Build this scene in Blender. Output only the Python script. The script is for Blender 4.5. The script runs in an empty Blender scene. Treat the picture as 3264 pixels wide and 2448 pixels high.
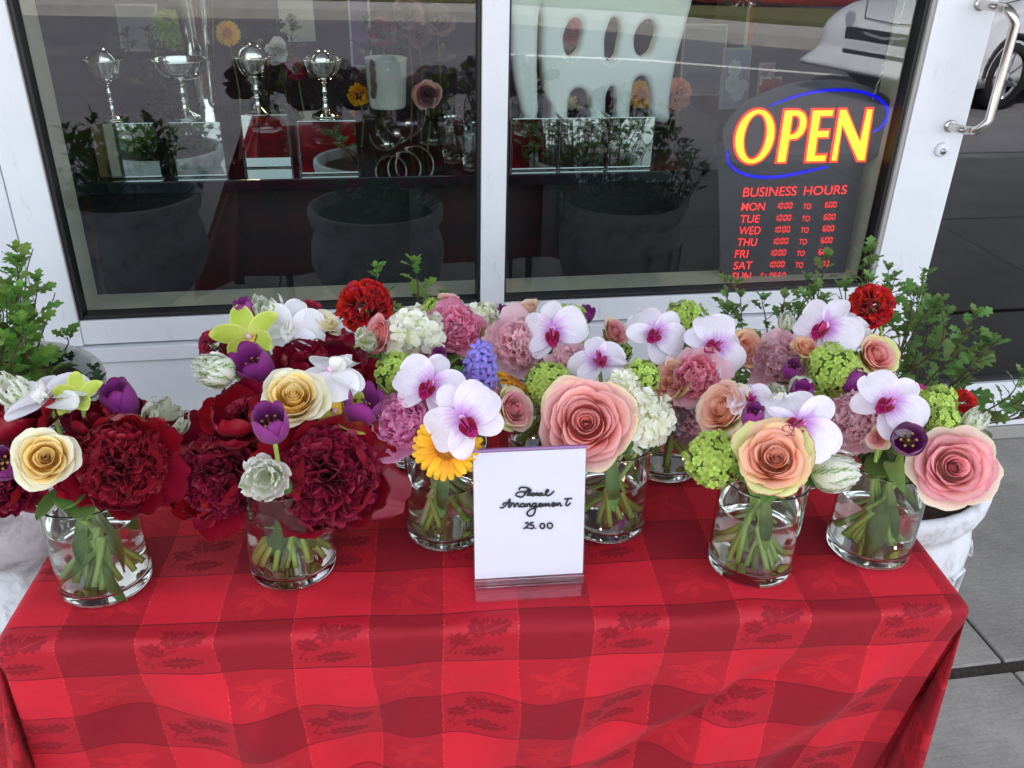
import bpy, math, random
import numpy as np
from mathutils import Matrix, Vector, Quaternion
R_ = math.radians
rng = np.random.default_rng(7); random.seed(7)
sc = bpy.context.scene
C = bpy.data.collections.new("place"); sc.collection.children.link(C)

# ---------------------------------------------------------------- camera, sky, sun, exposure
CAM_LOC = Vector((0.0, -2.22, 1.52))
CX, CY, FP = 1632.0, 1224.0, 2822.0
RW = np.array([[0.98663373, -0.05707343, 0.15263192],
               [-0.16144916, -0.46935565, 0.8681241],
               [0.02209183, -0.88116281, -0.47229657]])
cam = bpy.data.cameras.new("camera"); co = bpy.data.objects.new("camera", cam); C.objects.link(co)
cam.sensor_width = 36.0; cam.lens = FP / 3264.0 * 36.0; cam.clip_start = 0.02; cam.clip_end = 400
M3 = Matrix(((RW[0][0], -RW[0][1], -RW[0][2]), (RW[1][0], -RW[1][1], -RW[1][2]), (RW[2][0], -RW[2][1], -RW[2][2])))
co.matrix_world = Matrix.Translation(CAM_LOC) @ M3.to_4x4()
sc.camera = co
w = bpy.data.worlds.new("World"); sc.world = w; w.use_nodes = True
nt = w.node_tree; bg = nt.nodes["Background"]; sky = nt.nodes.new("ShaderNodeTexSky")
sky.sky_type = 'NISHITA'; sky.sun_disc = False
SUN_DIR = Vector((0.30, -0.62, -0.80)).normalized()      # the way the light travels: over the shop's roof into the street
sky.sun_elevation = math.asin(-SUN_DIR.z); sky.sun_rotation = math.atan2(-SUN_DIR.x, -SUN_DIR.y)
sky.air_density = 1.0; sky.dust_density = 3.0; sky.ozone_density = 1.0
hs = nt.nodes.new("ShaderNodeHueSaturation"); hs.inputs['Saturation'].default_value = 0.35
nt.links.new(sky.outputs[0], hs.inputs['Color']); nt.links.new(hs.outputs[0], bg.inputs[0])
bg.inputs[1].default_value = 0.13
sl = bpy.data.lights.new("sun", 'SUN'); sl.energy = 3.2; sl.angle = R_(0.6); sl.color = (1.0, 0.95, 0.87)
so = bpy.data.objects.new("sun", sl); C.objects.link(so); so.rotation_euler = SUN_DIR.to_track_quat('-Z', 'Y').to_euler(); so.location = (0, 0, 12)
vs = sc.view_settings; vs.view_transform = 'Standard'; vs.look = 'None'; vs.gamma = 1.0; vs.use_curve_mapping = False
vs.exposure = 2.46
cy = sc.cycles
cy.use_denoising = True; cy.max_bounces = 18; cy.transmission_bounces = 14; cy.glossy_bounces = 6; cy.diffuse_bounces = 4
cy.transparent_max_bounces = 14; cy.sample_clamp_indirect = 6.0; cy.caustics_reflective = False; cy.caustics_refractive = True; cy.blur_glossy = 0.5
try: cy.denoising_prefilter = 'ACCURATE'
except Exception: pass

K = 3264 / 2212.0
def ray(px, py):                                          # direction through a point of the photograph
    return RW @ np.array([px - CX, py - CY, FP])
def at(dx, dy, Y):                                        # point of the vertical plane y = Y
    d = ray(dx * K, dy * K); t = (Y - CAM_LOC.y) / d[1]
    return np.array([CAM_LOC.x, CAM_LOC.y, CAM_LOC.z]) + d * t
CAMP = np.array(CAM_LOC)
FWD = RW @ np.array([0, 0, 1.0])

# ---------------------------------------------------------------- helpers
def tag(o, label=None, cat=None, group=None, kind=None):
    if label: o['label'] = label
    if cat: o['category'] = cat
    if group: o['group'] = group
    if kind: o['kind'] = kind
    return o
def empty(name, label=None, cat=None, loc=(0, 0, 0), group=None, M=None):
    o = bpy.data.objects.new(name, None); o.empty_display_size = 0.02; C.objects.link(o)
    o.matrix_basis = M if M is not None else Matrix.Translation(Vector(loc))
    return tag(o, label, cat, group)
def ob(name, me, parent=None, M=None, mat=None):
    o = bpy.data.objects.new(name, me); C.objects.link(o)
    if parent is not None: o.parent = parent
    if M is not None: o.matrix_basis = M
    return o
def mesh(name, V, F, mat=None, uv=None, smooth=True, mi=None):
    me = bpy.data.meshes.new(name); me.from_pydata([tuple(map(float, v)) for v in V], [], [tuple(map(int, f)) for f in F])
    if mat is not None:
        for m in (mat if isinstance(mat, (list, tuple)) else [mat]): me.materials.append(m)
    if smooth: me.polygons.foreach_set('use_smooth', [True] * len(me.polygons))
    if mi is not None: me.polygons.foreach_set('material_index', [int(i) for i in mi])
    if uv is not None:
        l = me.uv_layers.new(name='UV'); idx = np.zeros(len(me.loops), dtype=int); me.loops.foreach_get('vertex_index', idx)
        l.data.foreach_set('uv', np.asarray(uv, dtype=float)[idx].ravel())
    me.update(); return me
def grid_faces(n, m, off=0, wrap=False):
    F = []
    for j in range(m - 1):
        for i in range(n if wrap else n - 1):
            a = off + j * n + i; b = off + j * n + (i + 1) % n
            F.append((a, b, b + n, a + n))
    return F
class MB:
    def __init__(s): s.V = []; s.F = []; s.U = []; s.I = []; s.n = 0
    def add(s, V, F, U=None, mi=0):
        V = np.asarray(V, dtype=float); s.V.append(V); s.F += [tuple(i + s.n for i in f) for f in F]
        s.U.append(np.asarray(U, dtype=float) if U is not None else np.zeros((len(V), 2))); s.I += [mi] * len(F); s.n += len(V); return s
    def box(s, a, b, mi=0):
        x0, y0, z0 = a; x1, y1, z1 = b
        V = [(x0, y0, z0), (x1, y0, z0), (x1, y1, z0), (x0, y1, z0), (x0, y0, z1), (x1, y0, z1), (x1, y1, z1), (x0, y1, z1)]
        return s.add(V, [(0, 3, 2, 1), (4, 5, 6, 7), (0, 1, 5, 4), (1, 2, 6, 5), (2, 3, 7, 6), (3, 0, 4, 7)], mi=mi)
    def tube(s, pts, r, n=8, cap=True, mi=0, flat=1.0):
        pts = [np.asarray(p, float) for p in pts]; m = len(pts); rr = r if hasattr(r, '__len__') else [r] * m
        V = []; U = []; up = np.array([0.13, 0.31, 0.94])
        for k in range(m):
            t = pts[min(k + 1, m - 1)] - pts[max(k - 1, 0)]; t /= (np.linalg.norm(t) + 1e-12)
            a = np.cross(up, t); a /= (np.linalg.norm(a) + 1e-9); b = np.cross(t, a); up = b
            for i in range(n):
                th = 2 * math.pi * i / n; V.append(pts[k] + rr[k] * (math.cos(th) * a + flat * math.sin(th) * b)); U.append((i / n, k / (m - 1)))
        F = grid_faces(n, m, 0, True)
        if cap: F += [tuple(range(n)), tuple(range((m - 1) * n, m * n))[::-1]]
        return s.add(V, F, U, mi)
    def lathe(s, prof, n=48, fn=None, mi=0, c=(0, 0, 0)):
        V = []; U = []
        for k, (r, z) in enumerate(prof):
            for i in range(n):
                th = 2 * math.pi * i / n; q = r + (fn(th, z, k) if fn else 0); V.append((c[0] + q * math.cos(th), c[1] + q * math.sin(th), c[2] + z)); U.append((i / n, k / max(1, len(prof) - 1)))
        return s.add(V, grid_faces(n, len(prof), 0, True), U, mi)
    def mesh(s, name, mat, smooth=False):
        return mesh(name, np.concatenate(s.V), s.F, mat, np.concatenate(s.U), smooth, s.I)
    def build(s, name, mat, parent=None, smooth=False, M=None):
        return ob(name, s.mesh(name, mat, smooth), parent, M)
def bevel(o, w, seg=2):
    m = o.modifiers.new('bevel', 'BEVEL'); m.width = w; m.segments = seg; m.limit_method = 'ANGLE'; return o
def box_ob(name, a, b, mat, parent=None, bv=0.0):
    a = np.array(a, float); b = np.array(b, float); c = (a + b) / 2
    o = MB().box(a - c, b - c).build(name, mat, parent, M=Matrix.Translation(Vector(c)))
    if bv: bevel(o, bv)
    return o

# ---------------------------------------------------------------- materials
def lin(h):
    h = h.lstrip('#'); c = [int(h[i:i + 2], 16) / 255 for i in (0, 2, 4)]
    return tuple((x / 12.92 if x <= 0.04045 else ((x + 0.055) / 1.055) ** 2.4) for x in c)
def col(h, k=1.0): c = lin(h); return (min(c[0] * k, 0.92), min(c[1] * k, 0.92), min(c[2] * k, 0.92), 1)
class NT:
    def __init__(s, name):
        s.m = bpy.data.materials.new(name); s.m.use_nodes = True; s.t = s.m.node_tree; s.p = s.t.nodes['Principled BSDF']; s.out = s.t.nodes['Material Output']
    def n(s, typ, **kw):
        x = s.t.nodes.new(typ)
        for k, v in kw.items(): setattr(x, k, v)
        return x
    def l(s, a, b): s.t.links.new(a, b)
    def math(s, op, a, b=None, c=None, clamp=False):
        x = s.n('ShaderNodeMath', operation=op, use_clamp=clamp)
        for i, v in enumerate((a, b, c)):
            if v is None: continue
            if isinstance(v, (int, float)): x.inputs[i].default_value = v
            else: s.l(v, x.inputs[i])
        return x.outputs[0]
    def mix(s, f, a, b, blend='MIX'):
        x = s.n('ShaderNodeMix', data_type='RGBA', blend_type=blend)
        for i, v in ((0, f), (6, a), (7, b)):
            if isinstance(v, (int, float)): x.inputs[i].default_value = v
            elif isinstance(v, tuple): x.inputs[i].default_value = v if len(v) == 4 else (*v, 1)
            else: s.l(v, x.inputs[i])
        return x.outputs[2]
    def noise(s, scale, detail=3, vec=None, rough=0.55, stretch=None):
        x = s.n('ShaderNodeTexNoise'); x.inputs['Scale'].default_value = scale; x.inputs['Detail'].default_value = detail; x.inputs['Roughness'].default_value = rough
        v = vec if vec is not None else s.n('ShaderNodeTexCoord').outputs['Object']
        if stretch:
            mp = s.n('ShaderNodeMapping'); mp.inputs['Scale'].default_value = stretch; s.l(v, mp.inputs['Vector']); v = mp.outputs[0]
        s.l(v, x.inputs['Vector']); return x.outputs[0]
    def ramp(s, f, stops):
        x = s.n('ShaderNodeValToRGB'); e = x.color_ramp.elements
        while len(e) < len(stops): e.new(0.5)
        for i, (p, c_) in enumerate(stops): e[i].position = p; e[i].color = c_ if len(c_) == 4 else (*c_, 1)
        s.l(f, x.inputs[0]); return x.outputs[0]
    def bump(s, h, strength=0.3, dist=0.01):
        x = s.n('ShaderNodeBump'); x.inputs['Strength'].default_value = strength; x.inputs['Distance'].default_value = dist; s.l(h, x.inputs['Height']); s.l(x.outputs[0], s.p.inputs['Normal']); return x.outputs[0]
    def set(s, **kw):
        for k, v in kw.items(): s.p.inputs[k.replace('_', ' ')].default_value = v
        return s
def simple(name, c, rough=0.5, metal=0.0, noise=0.0, nscale=30, bump=0.0, bscale=200, spec=0.5, nworld=False):
    t = NT(name); t.set(Roughness=rough, Metallic=metal); t.p.inputs['Specular IOR Level'].default_value = spec
    if noise:
        f = t.noise(nscale, 4); a = tuple(min(1, x * (1 - noise)) for x in c[:3]) + (1,); b = tuple(min(1, x * (1 + noise)) for x in c[:3]) + (1,)
        t.l(t.ramp(f, [(0.3, a), (0.7, b)]), t.p.inputs['Base Color'])
    else: t.p.inputs['Base Color'].default_value = c
    if bump: t.bump(t.noise(bscale, 3), bump, 0.002)
    return t.m
def petal(name, base, mid, tip, edge=None, streak=None, sc_=(0.0, 0.45, 1.0), rough=0.5, trans=0.28, vary=0.10, vein=0.18, sheen=0.15, edge_w=0.78, streak_fn=None, val=0.12, tip_rag=0.06):
    """colour runs base > tip along the petal (UV v), with veins, an optional edge colour and an optional stain"""
    t = NT(name); uv = t.n('ShaderNodeUVMap'); sp = t.n('ShaderNodeSeparateXYZ'); t.l(uv.outputs[0], sp.inputs[0]); u, v = sp.outputs[0], sp.outputs[1]
    oi = t.n('ShaderNodeObjectInfo'); rnd = oi.outputs['Random']
    nz = t.noise(9, 3); vv = t.math('ADD', v, t.math('MULTIPLY', t.math('SUBTRACT', nz, 0.5), 0.35))
    c = t.ramp(vv, [(sc_[0], base), (sc_[1], mid), (sc_[2], tip)])
    au = t.math('ABSOLUTE', t.math('SUBTRACT', t.math('MULTIPLY', u, 2.0), 1.0))          # 0 centre .. 1 side
    if edge:
        e = t.math('MAXIMUM', au, v); e = t.math('ADD', e, t.math('MULTIPLY', t.math('SUBTRACT', nz, 0.5), 0.12))
        f = t.n('ShaderNodeMapRange', interpolation_type='SMOOTHSTEP'); f.inputs[1].default_value = edge_w; f.inputs[2].default_value = 1.0; t.l(e, f.inputs[0])
        c = t.mix(f.outputs[0], c, edge)
    if streak_fn: c = streak_fn(t, u, v, au, c, nz)
    # veins along the petal
    cb = t.n('ShaderNodeCombineXYZ'); t.l(t.math('MULTIPLY', u, 26.0), cb.inputs[0]); t.l(t.math('MULTIPLY', v, 2.2), cb.inputs[1]); t.l(t.math('MULTIPLY', rnd, 30.0), cb.inputs[2])
    vn = t.n('ShaderNodeTexNoise'); vn.inputs['Scale'].default_value = 1.0; vn.inputs['Detail'].default_value = 2; t.l(cb.outputs[0], vn.inputs['Vector'])
    vf = t.math('MULTIPLY', t.math('SUBTRACT', vn.outputs[0], 0.5), vein)
    val_ = t.math('ADD', t.math('ADD', 1.0, vf), t.math('MULTIPLY', t.math('SUBTRACT', rnd, 0.5), val * 2))
    h = t.n('ShaderNodeHueSaturation'); t.l(c, h.inputs['Color']); t.l(val_, h.inputs['Value'])
    t.l(t.math('ADD', 0.5, t.math('MULTIPLY', t.math('SUBTRACT', rnd, 0.5), vary * 0.15)), h.inputs['Hue'])
    c = h.outputs[0]
    t.l(c, t.p.inputs['Base Color']); t.set(Roughness=rough); t.p.inputs['Sheen Weight'].default_value = sheen; t.p.inputs['Sheen Roughness'].default_value = 0.5
    t.p.inputs['Specular IOR Level'].default_value = 0.35
    t.bump(vn.outputs[0], 0.35, 0.0006)
    if trans:
        tr = t.n('ShaderNodeBsdfTranslucent'); t.l(c, tr.inputs[0]); mx = t.n('ShaderNodeMixShader'); mx.inputs[0].default_value = trans
        t.l(t.p.outputs[0], mx.inputs[1]); t.l(tr.outputs[0], mx.inputs[2]); t.l(mx.outputs[0], t.out.inputs[0])
    return t.m
def S(r, g, b): return (*[min(0.96, x) for x in lin('%02x%02x%02x' % (r, g, b))], 1)

M = {}
# roses
M['rose_yellow'] = petal('yellow rose petal', S(255, 190, 70), S(255, 212, 112), S(255, 228, 150), edge=S(255, 240, 196), edge_w=0.9, trans=0.42, sheen=0)
M['rose_yellow_out'] = petal('cream outer rose petal', S(252, 206, 116), S(252, 230, 170), S(252, 246, 214), edge=S(250, 248, 226), trans=0.42, sheen=0)
M['rose_pink'] = petal('salmon rose petal', S(254, 132, 112), S(255, 164, 150), S(255, 184, 176), edge=S(255, 206, 204), edge_w=0.88, trans=0.42, sheen=0)
M['rose_pink_out'] = petal('cream pink outer rose petal', S(248, 212, 160), S(253, 198, 180), S(254, 204, 196), edge=S(248, 232, 186), edge_w=0.9, trans=0.4, sheen=0)
M['rose_peach'] = petal('peach rose petal', S(254, 172, 114), S(255, 190, 150), S(255, 208, 182), edge=S(255, 190, 182), edge_w=0.93, trans=0.42, sheen=0)
M['rose_peach_out'] = petal('peach cream outer rose petal', S(232, 226, 150), S(251, 218, 172), S(253, 212, 182), edge=S(244, 218, 160), edge_w=0.92, trans=0.4, sheen=0)
M['rose_blush'] = petal('blush rose petal', S(255, 196, 160), S(255, 200, 184), S(255, 194, 196), edge=S(253, 160, 182), edge_w=0.92, trans=0.42, sheen=0)
M['rose_blush_out'] = petal('blush outer rose petal', S(234, 230, 150), S(252, 228, 198), S(253, 218, 206), edge=S(251, 236, 208), edge_w=0.88, trans=0.4, sheen=0)
M['rose_green_out'] = petal('lime outer rose petal', S(196, 208, 110), S(214, 222, 140), S(226, 228, 160), edge=S(214, 120, 110), edge_w=0.96)
# peonies
M['crimson'] = petal('crimson guard petal', S(92, 2, 20), S(122, 6, 30), S(146, 14, 44), edge=S(134, 8, 34), rough=0.30, trans=0.06, sheen=0.04, val=0.12)
M['crimson_in'] = petal('deep crimson inner petal', S(64, 0, 14), S(98, 2, 28), S(142, 12, 50), rough=0.5, trans=0.12, sheen=0.04, val=0.08)
M['peony_pink'] = petal('bright pink peony petal', S(248, 100, 156), S(252, 146, 186), S(254, 184, 210), edge=S(253, 196, 218), edge_w=0.92, trans=0.4, sheen=0)
M['peony_mauve'] = petal('mauve pink peony petal', S(242, 96, 162), S(247, 146, 202), S(251, 184, 222), edge=S(250, 192, 224), edge_w=0.93, trans=0.4, sheen=0)
M['peony_pale'] = petal('pale pink peony petal', S(253, 160, 182), S(254, 198, 210), S(254, 220, 227), edge=S(254, 222, 228), edge_w=0.92, trans=0.42, sheen=0)
M['peony_pale_deep'] = petal('rosy peony heart petal', S(236, 76, 118), S(246, 134, 162), S(252, 182, 198), trans=0.4, sheen=0)
# tulips
M['tulip'] = petal('purple tulip petal', S(96, 10, 78), S(132, 30, 118), S(158, 60, 152), edge=S(122, 20, 96), rough=0.38, trans=0.2, edge_w=0.9, sheen=0.2)
M['tulip_in'] = petal('dark purple tulip petal', S(60, 10, 60), S(96, 22, 96), S(128, 44, 128), edge=S(110, 30, 110), rough=0.42, trans=0.2)
def green_streak(t, u, v, au, c, nz):
    a = t.math('ADD', t.math('MULTIPLY', t.math('SUBTRACT', nz, 0.5), 1.4), 0.60)
    f = t.math('SUBTRACT', a, t.math('ADD', t.math('MULTIPLY', au, 1.25), t.math('MULTIPLY', v, 0.25)))
    w_ = t.n('ShaderNodeTexWave', wave_type='BANDS', bands_direction='DIAGONAL'); w_.inputs['Scale'].default_value = 3.5; w_.inputs['Distortion'].default_value = 6; uvn = t.n('ShaderNodeUVMap'); t.l(uvn.outputs[0], w_.inputs['Vector'])
    f = t.math('MULTIPLY', t.math('MULTIPLY', f, 3.2, clamp=True), t.math('ADD', t.math('MULTIPLY', w_.outputs[1], 0.7), 0.3), clamp=True)
    return t.mix(f, c, S(118, 160, 62))
M['parrot'] = petal('white and green parrot tulip petal', S(226, 234, 170), S(252, 252, 232), S(254, 254, 244), streak_fn=green_streak, rough=0.35, trans=0.42, val=0.05, vein=0.08)
def faint_green(t, u, v, au, c, nz):
    f = t.math('MULTIPLY', t.math('SUBTRACT', t.math('ADD', nz, 0.10), t.math('ADD', t.math('MULTIPLY', au, 0.5), 0.35)), 0.8, clamp=True); return t.mix(f, c, S(176, 204, 110))
M['parrot_white'] = petal('cream double tulip petal', S(246, 246, 214), S(254, 254, 244), S(254, 254, 250), streak_fn=faint_green, rough=0.35, trans=0.4, val=0.03, vein=0.05)
M['white_petal'] = petal('white petal', S(238, 240, 220), S(248, 248, 242), S(250, 250, 248), trans=0.3, val=0.04)
M['cream_petal'] = petal('cream white petal', S(226, 226, 170), S(244, 244, 222), S(248, 248, 238), trans=0.3, val=0.06)
def orchid_stain(t, u, v, au, c, nz):
    # magenta flush at the throat, fading in streaks along the petal
    cb = t.n('ShaderNodeCombineXYZ'); t.l(t.math('MULTIPLY', u, 16.0), cb.inputs[0]); t.l(t.math('MULTIPLY', v, 1.5), cb.inputs[1])
    n_ = t.n('ShaderNodeTexNoise'); n_.inputs['Scale'].default_value = 1.0; t.l(cb.outputs[0], n_.inputs['Vector'])
    f = t.math('SUBTRACT', t.math('ADD', 0.30, t.math('MULTIPLY', n_.outputs[0], 0.40)), t.math('ADD', v, t.math('MULTIPLY', au, 0.16)))
    f = t.math('MULTIPLY', f, 2.4, clamp=True); f = t.math('POWER', f, 1.1)
    c = t.mix(f, c, S(196, 74, 206))
    cv = t.n('ShaderNodeCombineXYZ'); t.l(t.math('MULTIPLY', u, 60.0), cv.inputs[0]); t.l(t.math('MULTIPLY', v, 3.0), cv.inputs[1]); n2 = t.n('ShaderNodeTexNoise'); n2.inputs['Scale'].default_value = 1.0; t.l(cv.outputs[0], n2.inputs['Vector'])
    vl = t.math('MULTIPLY', t.math('MULTIPLY', t.math('SUBTRACT', n2.outputs[0], 0.52, clamp=True), 2.4), t.math('SUBTRACT', 1.05, v), clamp=True); c = t.mix(vl, c, S(206, 130, 214))
    c = t.mix(t.math('MULTIPLY', t.math('SUBTRACT', nz, 0.42, clamp=True), 0.9, clamp=True), c, S(236, 208, 236))
    return c
M['orchid'] = petal('white orchid petal with violet throat', S(244, 236, 250), S(244, 240, 250), S(247, 243, 250), streak_fn=orchid_stain, trans=0.3, val=0.03, vein=0.06, rough=0.45)
M['orchid_white'] = petal('white orchid petal', S(246, 240, 244), S(247, 246, 250), S(249, 249, 251), trans=0.3, val=0.03, vein=0.05, rough=0.45)
M['orchid_lip'] = petal('magenta orchid lip', S(186, 60, 60), S(168, 16, 74), S(190, 24, 130), rough=0.35, trans=0.1, val=0.05)
M['orchid_col'] = simple('orchid column', S(236, 190, 224), 0.4)
M['lip_yellow'] = simple('yellow lip', S(236, 196, 60), 0.5)
M['silk'] = petal('shade darkened silk petal', S(96, 40, 52), S(120, 66, 74), S(140, 90, 96), trans=0.1)  # pink darkened in the colour itself to imitate the dim interior
M['cymbidium'] = petal('lime cymbidium petal', S(214, 214, 110), S(190, 206, 76), S(176, 196, 66), edge=S(216, 224, 110), rough=0.35, trans=0.25, vein=0.1)
M['viburnum'] = petal('lime viburnum floret', S(146, 186, 50), S(188, 216, 92), S(208, 230, 126), trans=0.3, val=0.14, rough=0.5)
M['viburnum_dk'] = petal('green viburnum floret', S(120, 160, 40), S(160, 192, 66), S(184, 208, 92), trans=0.3, val=0.14)
M['vib_core'] = simple('viburnum heart', S(84, 120, 34), 0.7)
M['hyd_core'] = simple('pale hydrangea heart', S(196, 200, 150), 0.7)
M['geranium'] = petal('scarlet geranium petal', S(120, 0, 6), S(186, 6, 14), S(216, 16, 22), trans=0.15, val=0.2)
M['carnation_dk'] = petal('dark red ruffled petal', S(100, 6, 26), S(142, 14, 46), S(176, 34, 74), trans=0.15, val=0.2)
M['gerbera'] = petal('yellow gerbera petal', S(240, 150, 20), S(250, 184, 24), S(252, 202, 44), trans=0.25, val=0.08)
M['gerbera_c'] = simple('orange gerbera centre', S(240, 150, 50), 0.8, noise=0.4, nscale=300, bump=0.5, bscale=500)
M['hyacinth'] = petal('blue violet hyacinth floret', S(96, 140, 214), S(124, 134, 216), S(156, 124, 216), trans=0.2, vein=0.3)
M['gold'] = simple('ochre stamen', S(170, 140, 70), 0.6)
M['stem'] = simple('pale green stem', S(170, 198, 98), 0.45, noise=0.25, nscale=40)
M['stem_dk'] = simple('brown green stem', S(130, 136, 70), 0.5, noise=0.3, nscale=40)
M['stem_pl'] = simple('pale celery green stem', S(206, 214, 160), 0.45, noise=0.2, nscale=40)
def leafmat(name, a, b, c_, rough=0.42, trans=0.22):
    return petal(name, a, b, c_, rough=rough, trans=trans, vein=0.35, val=0.22, sheen=0.05, vary=0.4)
M['leaf'] = leafmat('green leaf', S(70, 100, 44), S(76, 112, 50), S(90, 128, 58))
M['leaf_tulip'] = leafmat('grey green strap leaf', S(180, 200, 120), S(138, 168, 90), S(112, 148, 80), trans=0.4)
M['leaf_mum'] = leafmat('fresh mum leaf', S(84, 116, 56), S(100, 134, 66), S(118, 150, 80), rough=0.55, trans=0.3)
M['leaf_mum_br'] = leafmat('bright mum leaf', S(82, 124, 44), S(98, 142, 54), S(118, 160, 66), rough=0.55)
M['leaf_dark'] = leafmat('dark ground leaf', S(34, 52, 28), S(42, 62, 34), S(54, 76, 42))
M['twig'] = simple('purplish twig', S(84, 62, 52), 0.7, noise=0.3)
M['soil'] = simple('potting soil', S(50, 38, 30), 0.95, noise=0.5, nscale=60, bump=0.8, bscale=120)
# glass, metal
def glass(name, c, ior, rough=0.0):
    t = NT(name); t.t.nodes.remove(t.p); g = t.n('ShaderNodeBsdfGlass'); g.inputs['Color'].default_value = c; g.inputs['IOR'].default_value = ior; g.inputs['Roughness'].default_value = rough
    t.l(g.outputs[0], t.out.inputs[0]); return t.m
M['glass'] = glass('clear vase glass', (0.97, 0.985, 0.98, 1), 1.48)
M['water'] = glass('water', (0.985, 0.99, 0.97, 1), 1.33)
ACR = None
M['acrylic'] = glass('clear acrylic', (0.98, 0.97, 0.985, 1), 1.49)
def pane(name, tint, ior):
    t = NT(name); t.t.nodes.remove(t.p); tr = t.n('ShaderNodeBsdfTransparent'); tr.inputs[0].default_value = tint; gl = t.n('ShaderNodeBsdfGlossy'); gl.inputs['Roughness'].default_value = 0.0; gl.inputs['Color'].default_value = (0.93, 0.95, 1, 1)
    ge = t.n('ShaderNodeNewGeometry'); dt_ = t.n('ShaderNodeVectorMath', operation='DOT_PRODUCT'); t.l(ge.outputs['Incoming'], dt_.inputs[0]); t.l(ge.outputs['Normal'], dt_.inputs[1])
    f0 = ((ior - 1) / (ior + 1)) ** 2; g5 = t.math('POWER', t.math('SUBTRACT', 1.0, t.math('ABSOLUTE', dt_.outputs['Value'])), 5.0)
    fr = t.math('ADD', f0, t.math('MULTIPLY', g5, 1 - f0), clamp=True); mx = t.n('ShaderNodeMixShader'); t.l(fr, mx.inputs[0]); t.l(tr.outputs[0], mx.inputs[1]); t.l(gl.outputs[0], mx.inputs[2]); t.l(mx.outputs[0], t.out.inputs[0]); return t.m
M['pane'] = pane('double glazed shop pane', (0.72, 0.80, 0.78, 1), 1.74)
M['acrylic_sheet'] = pane('clear acrylic sheet', (0.97, 0.96, 0.98, 1), 1.49)
M['pane_door'] = pane('tinted door pane', (0.5, 0.5, 0.5, 1), 2.1)
M['mirror'] = simple('mirror', (0.82, 0.88, 0.86, 1), 0.02, 1.0)
M['silver'] = simple('polished silver', (0.85, 0.83, 0.78, 1), 0.06, 1.0, bump=0.12, bscale=60)
M['steel'] = NT('brushed stainless').set(Metallic=1.0, Roughness=0.24).m
M['steel'].node_tree.nodes['Principled BSDF'].inputs['Base Color'].default_value = (0.62, 0.59, 0.56, 1)
M['pewter'] = simple('pewter', (0.42, 0.41, 0.38, 1), 0.22, 1.0)
def frame_paint():
    t = NT('white painted aluminium'); a = t.noise(3.5, 5, rough=0.7); b = t.noise(38, 4, rough=0.7, stretch=(1, 1, .25)); c = t.noise(150, 2)
    f = t.math('MULTIPLY', t.math('SUBTRACT', b, 0.60, clamp=True), t.math('MULTIPLY', a, 5.0), clamp=True); sp_k = t.math('GREATER_THAN', c, 0.78)
    base = t.ramp(a, [(0.3, (0.73, 0.76, 0.80, 1)), (0.7, (0.80, 0.82, 0.85, 1))]); m = t.mix(t.math('MULTIPLY', f, 0.9, clamp=True), base, S(150, 146, 136)); m = t.mix(t.math('MULTIPLY', sp_k, 0.35), m, S(110, 106, 98))
    t.l(m, t.p.inputs['Base Color']); t.l(t.math('ADD', 0.34, t.math('MULTIPLY', a, 0.15)), t.p.inputs['Roughness']); t.bump(t.noise(500, 2), 0.05, 0.002); return t.m
M['alu'] = frame_paint()
M['alu_panel'] = simple('white metal panel', (0.74, 0.77, 0.81, 1), 0.45, noise=0.03, nscale=4, bump=0.05, bscale=400)
M['gasket'] = simple('black rubber gasket', (0.012, 0.014, 0.016, 1), 0.45)
M['alu_edge'] = simple('raw aluminium edge', (0.34, 0.33, 0.31, 1), 0.5)
M['reveal'] = simple('beige painted reveal', S(196, 188, 170), 0.6, noise=0.10, nscale=7, bump=0.1, bscale=100)
M['void'] = simple('black trim and shade fill', (0.012, 0.013, 0.016, 1), 0.6)
M['dark_gloss'] = simple('black lacquer', (0.010, 0.012, 0.018, 1), 0.12)
M['inner_wall'] = simple('mauve grey interior wall', S(78, 74, 96), 0.8, noise=0.12, nscale=2)
M['inner_floor'] = simple('dark interior floor', S(60, 56, 54), 0.5, noise=0.2, nscale=3)
M['porcelain'] = simple('glossy white porcelain', (0.80, 0.84, 0.80, 1), 0.12)
M['pot_white'] = simple('weathered white ceramic', S(186, 186, 180), 0.55, noise=0.2, nscale=10)
def stone():
    t = NT('weathered white cast stone'); a = t.noise(14, 6, rough=0.7); b = t.noise(60, 4)
    c = t.ramp(a, [(0.32, S(150, 150, 150)), (0.5, S(212, 214, 218)), (0.75, S(232, 234, 240))]); t.l(c, t.p.inputs['Base Color']); t.set(Roughness=0.8); t.bump(b, 0.5, 0.003); return t.m
M['stone'] = stone()
M['paper'] = simple('white card', (0.80, 0.82, 0.87, 1), 0.6)
M['ink'] = simple('black felt pen ink', (0.006, 0.006, 0.008, 1), 0.45)
M['purple_edge'] = simple('purple tinted acrylic edge', S(150, 110, 160), 0.2)
def emit(name, c, s):
    t = NT(name); t.p.inputs['Base Color'].default_value = (0.02, 0.02, 0.02, 1); t.p.inputs['Emission Color'].default_value = c; t.p.inputs['Specular IOR Level'].default_value = 0.0; t.p.inputs['Emission Strength'].default_value = s; return t.m
M['led_yellow'] = emit('yellow neon face', (1.0, 0.66, 0.014, 1), 0.36)
M['led_red'] = emit('red neon halo', (1.0, 0.03, 0.01, 1), 0.5)
M['led_text'] = emit('red lit lettering', (1.0, 0.035, 0.035, 1), 0.42)
M['led_blue'] = emit('blue neon swoosh', (0.0, 0.0, 1.0, 1), 0.24)
def board():
    t = NT('smoked sign board'); t.p.inputs['Base Color'].default_value = (0.03, 0.026, 0.034, 1); t.set(Roughness=0.35)
    return t.m
M['board'] = board()
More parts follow.
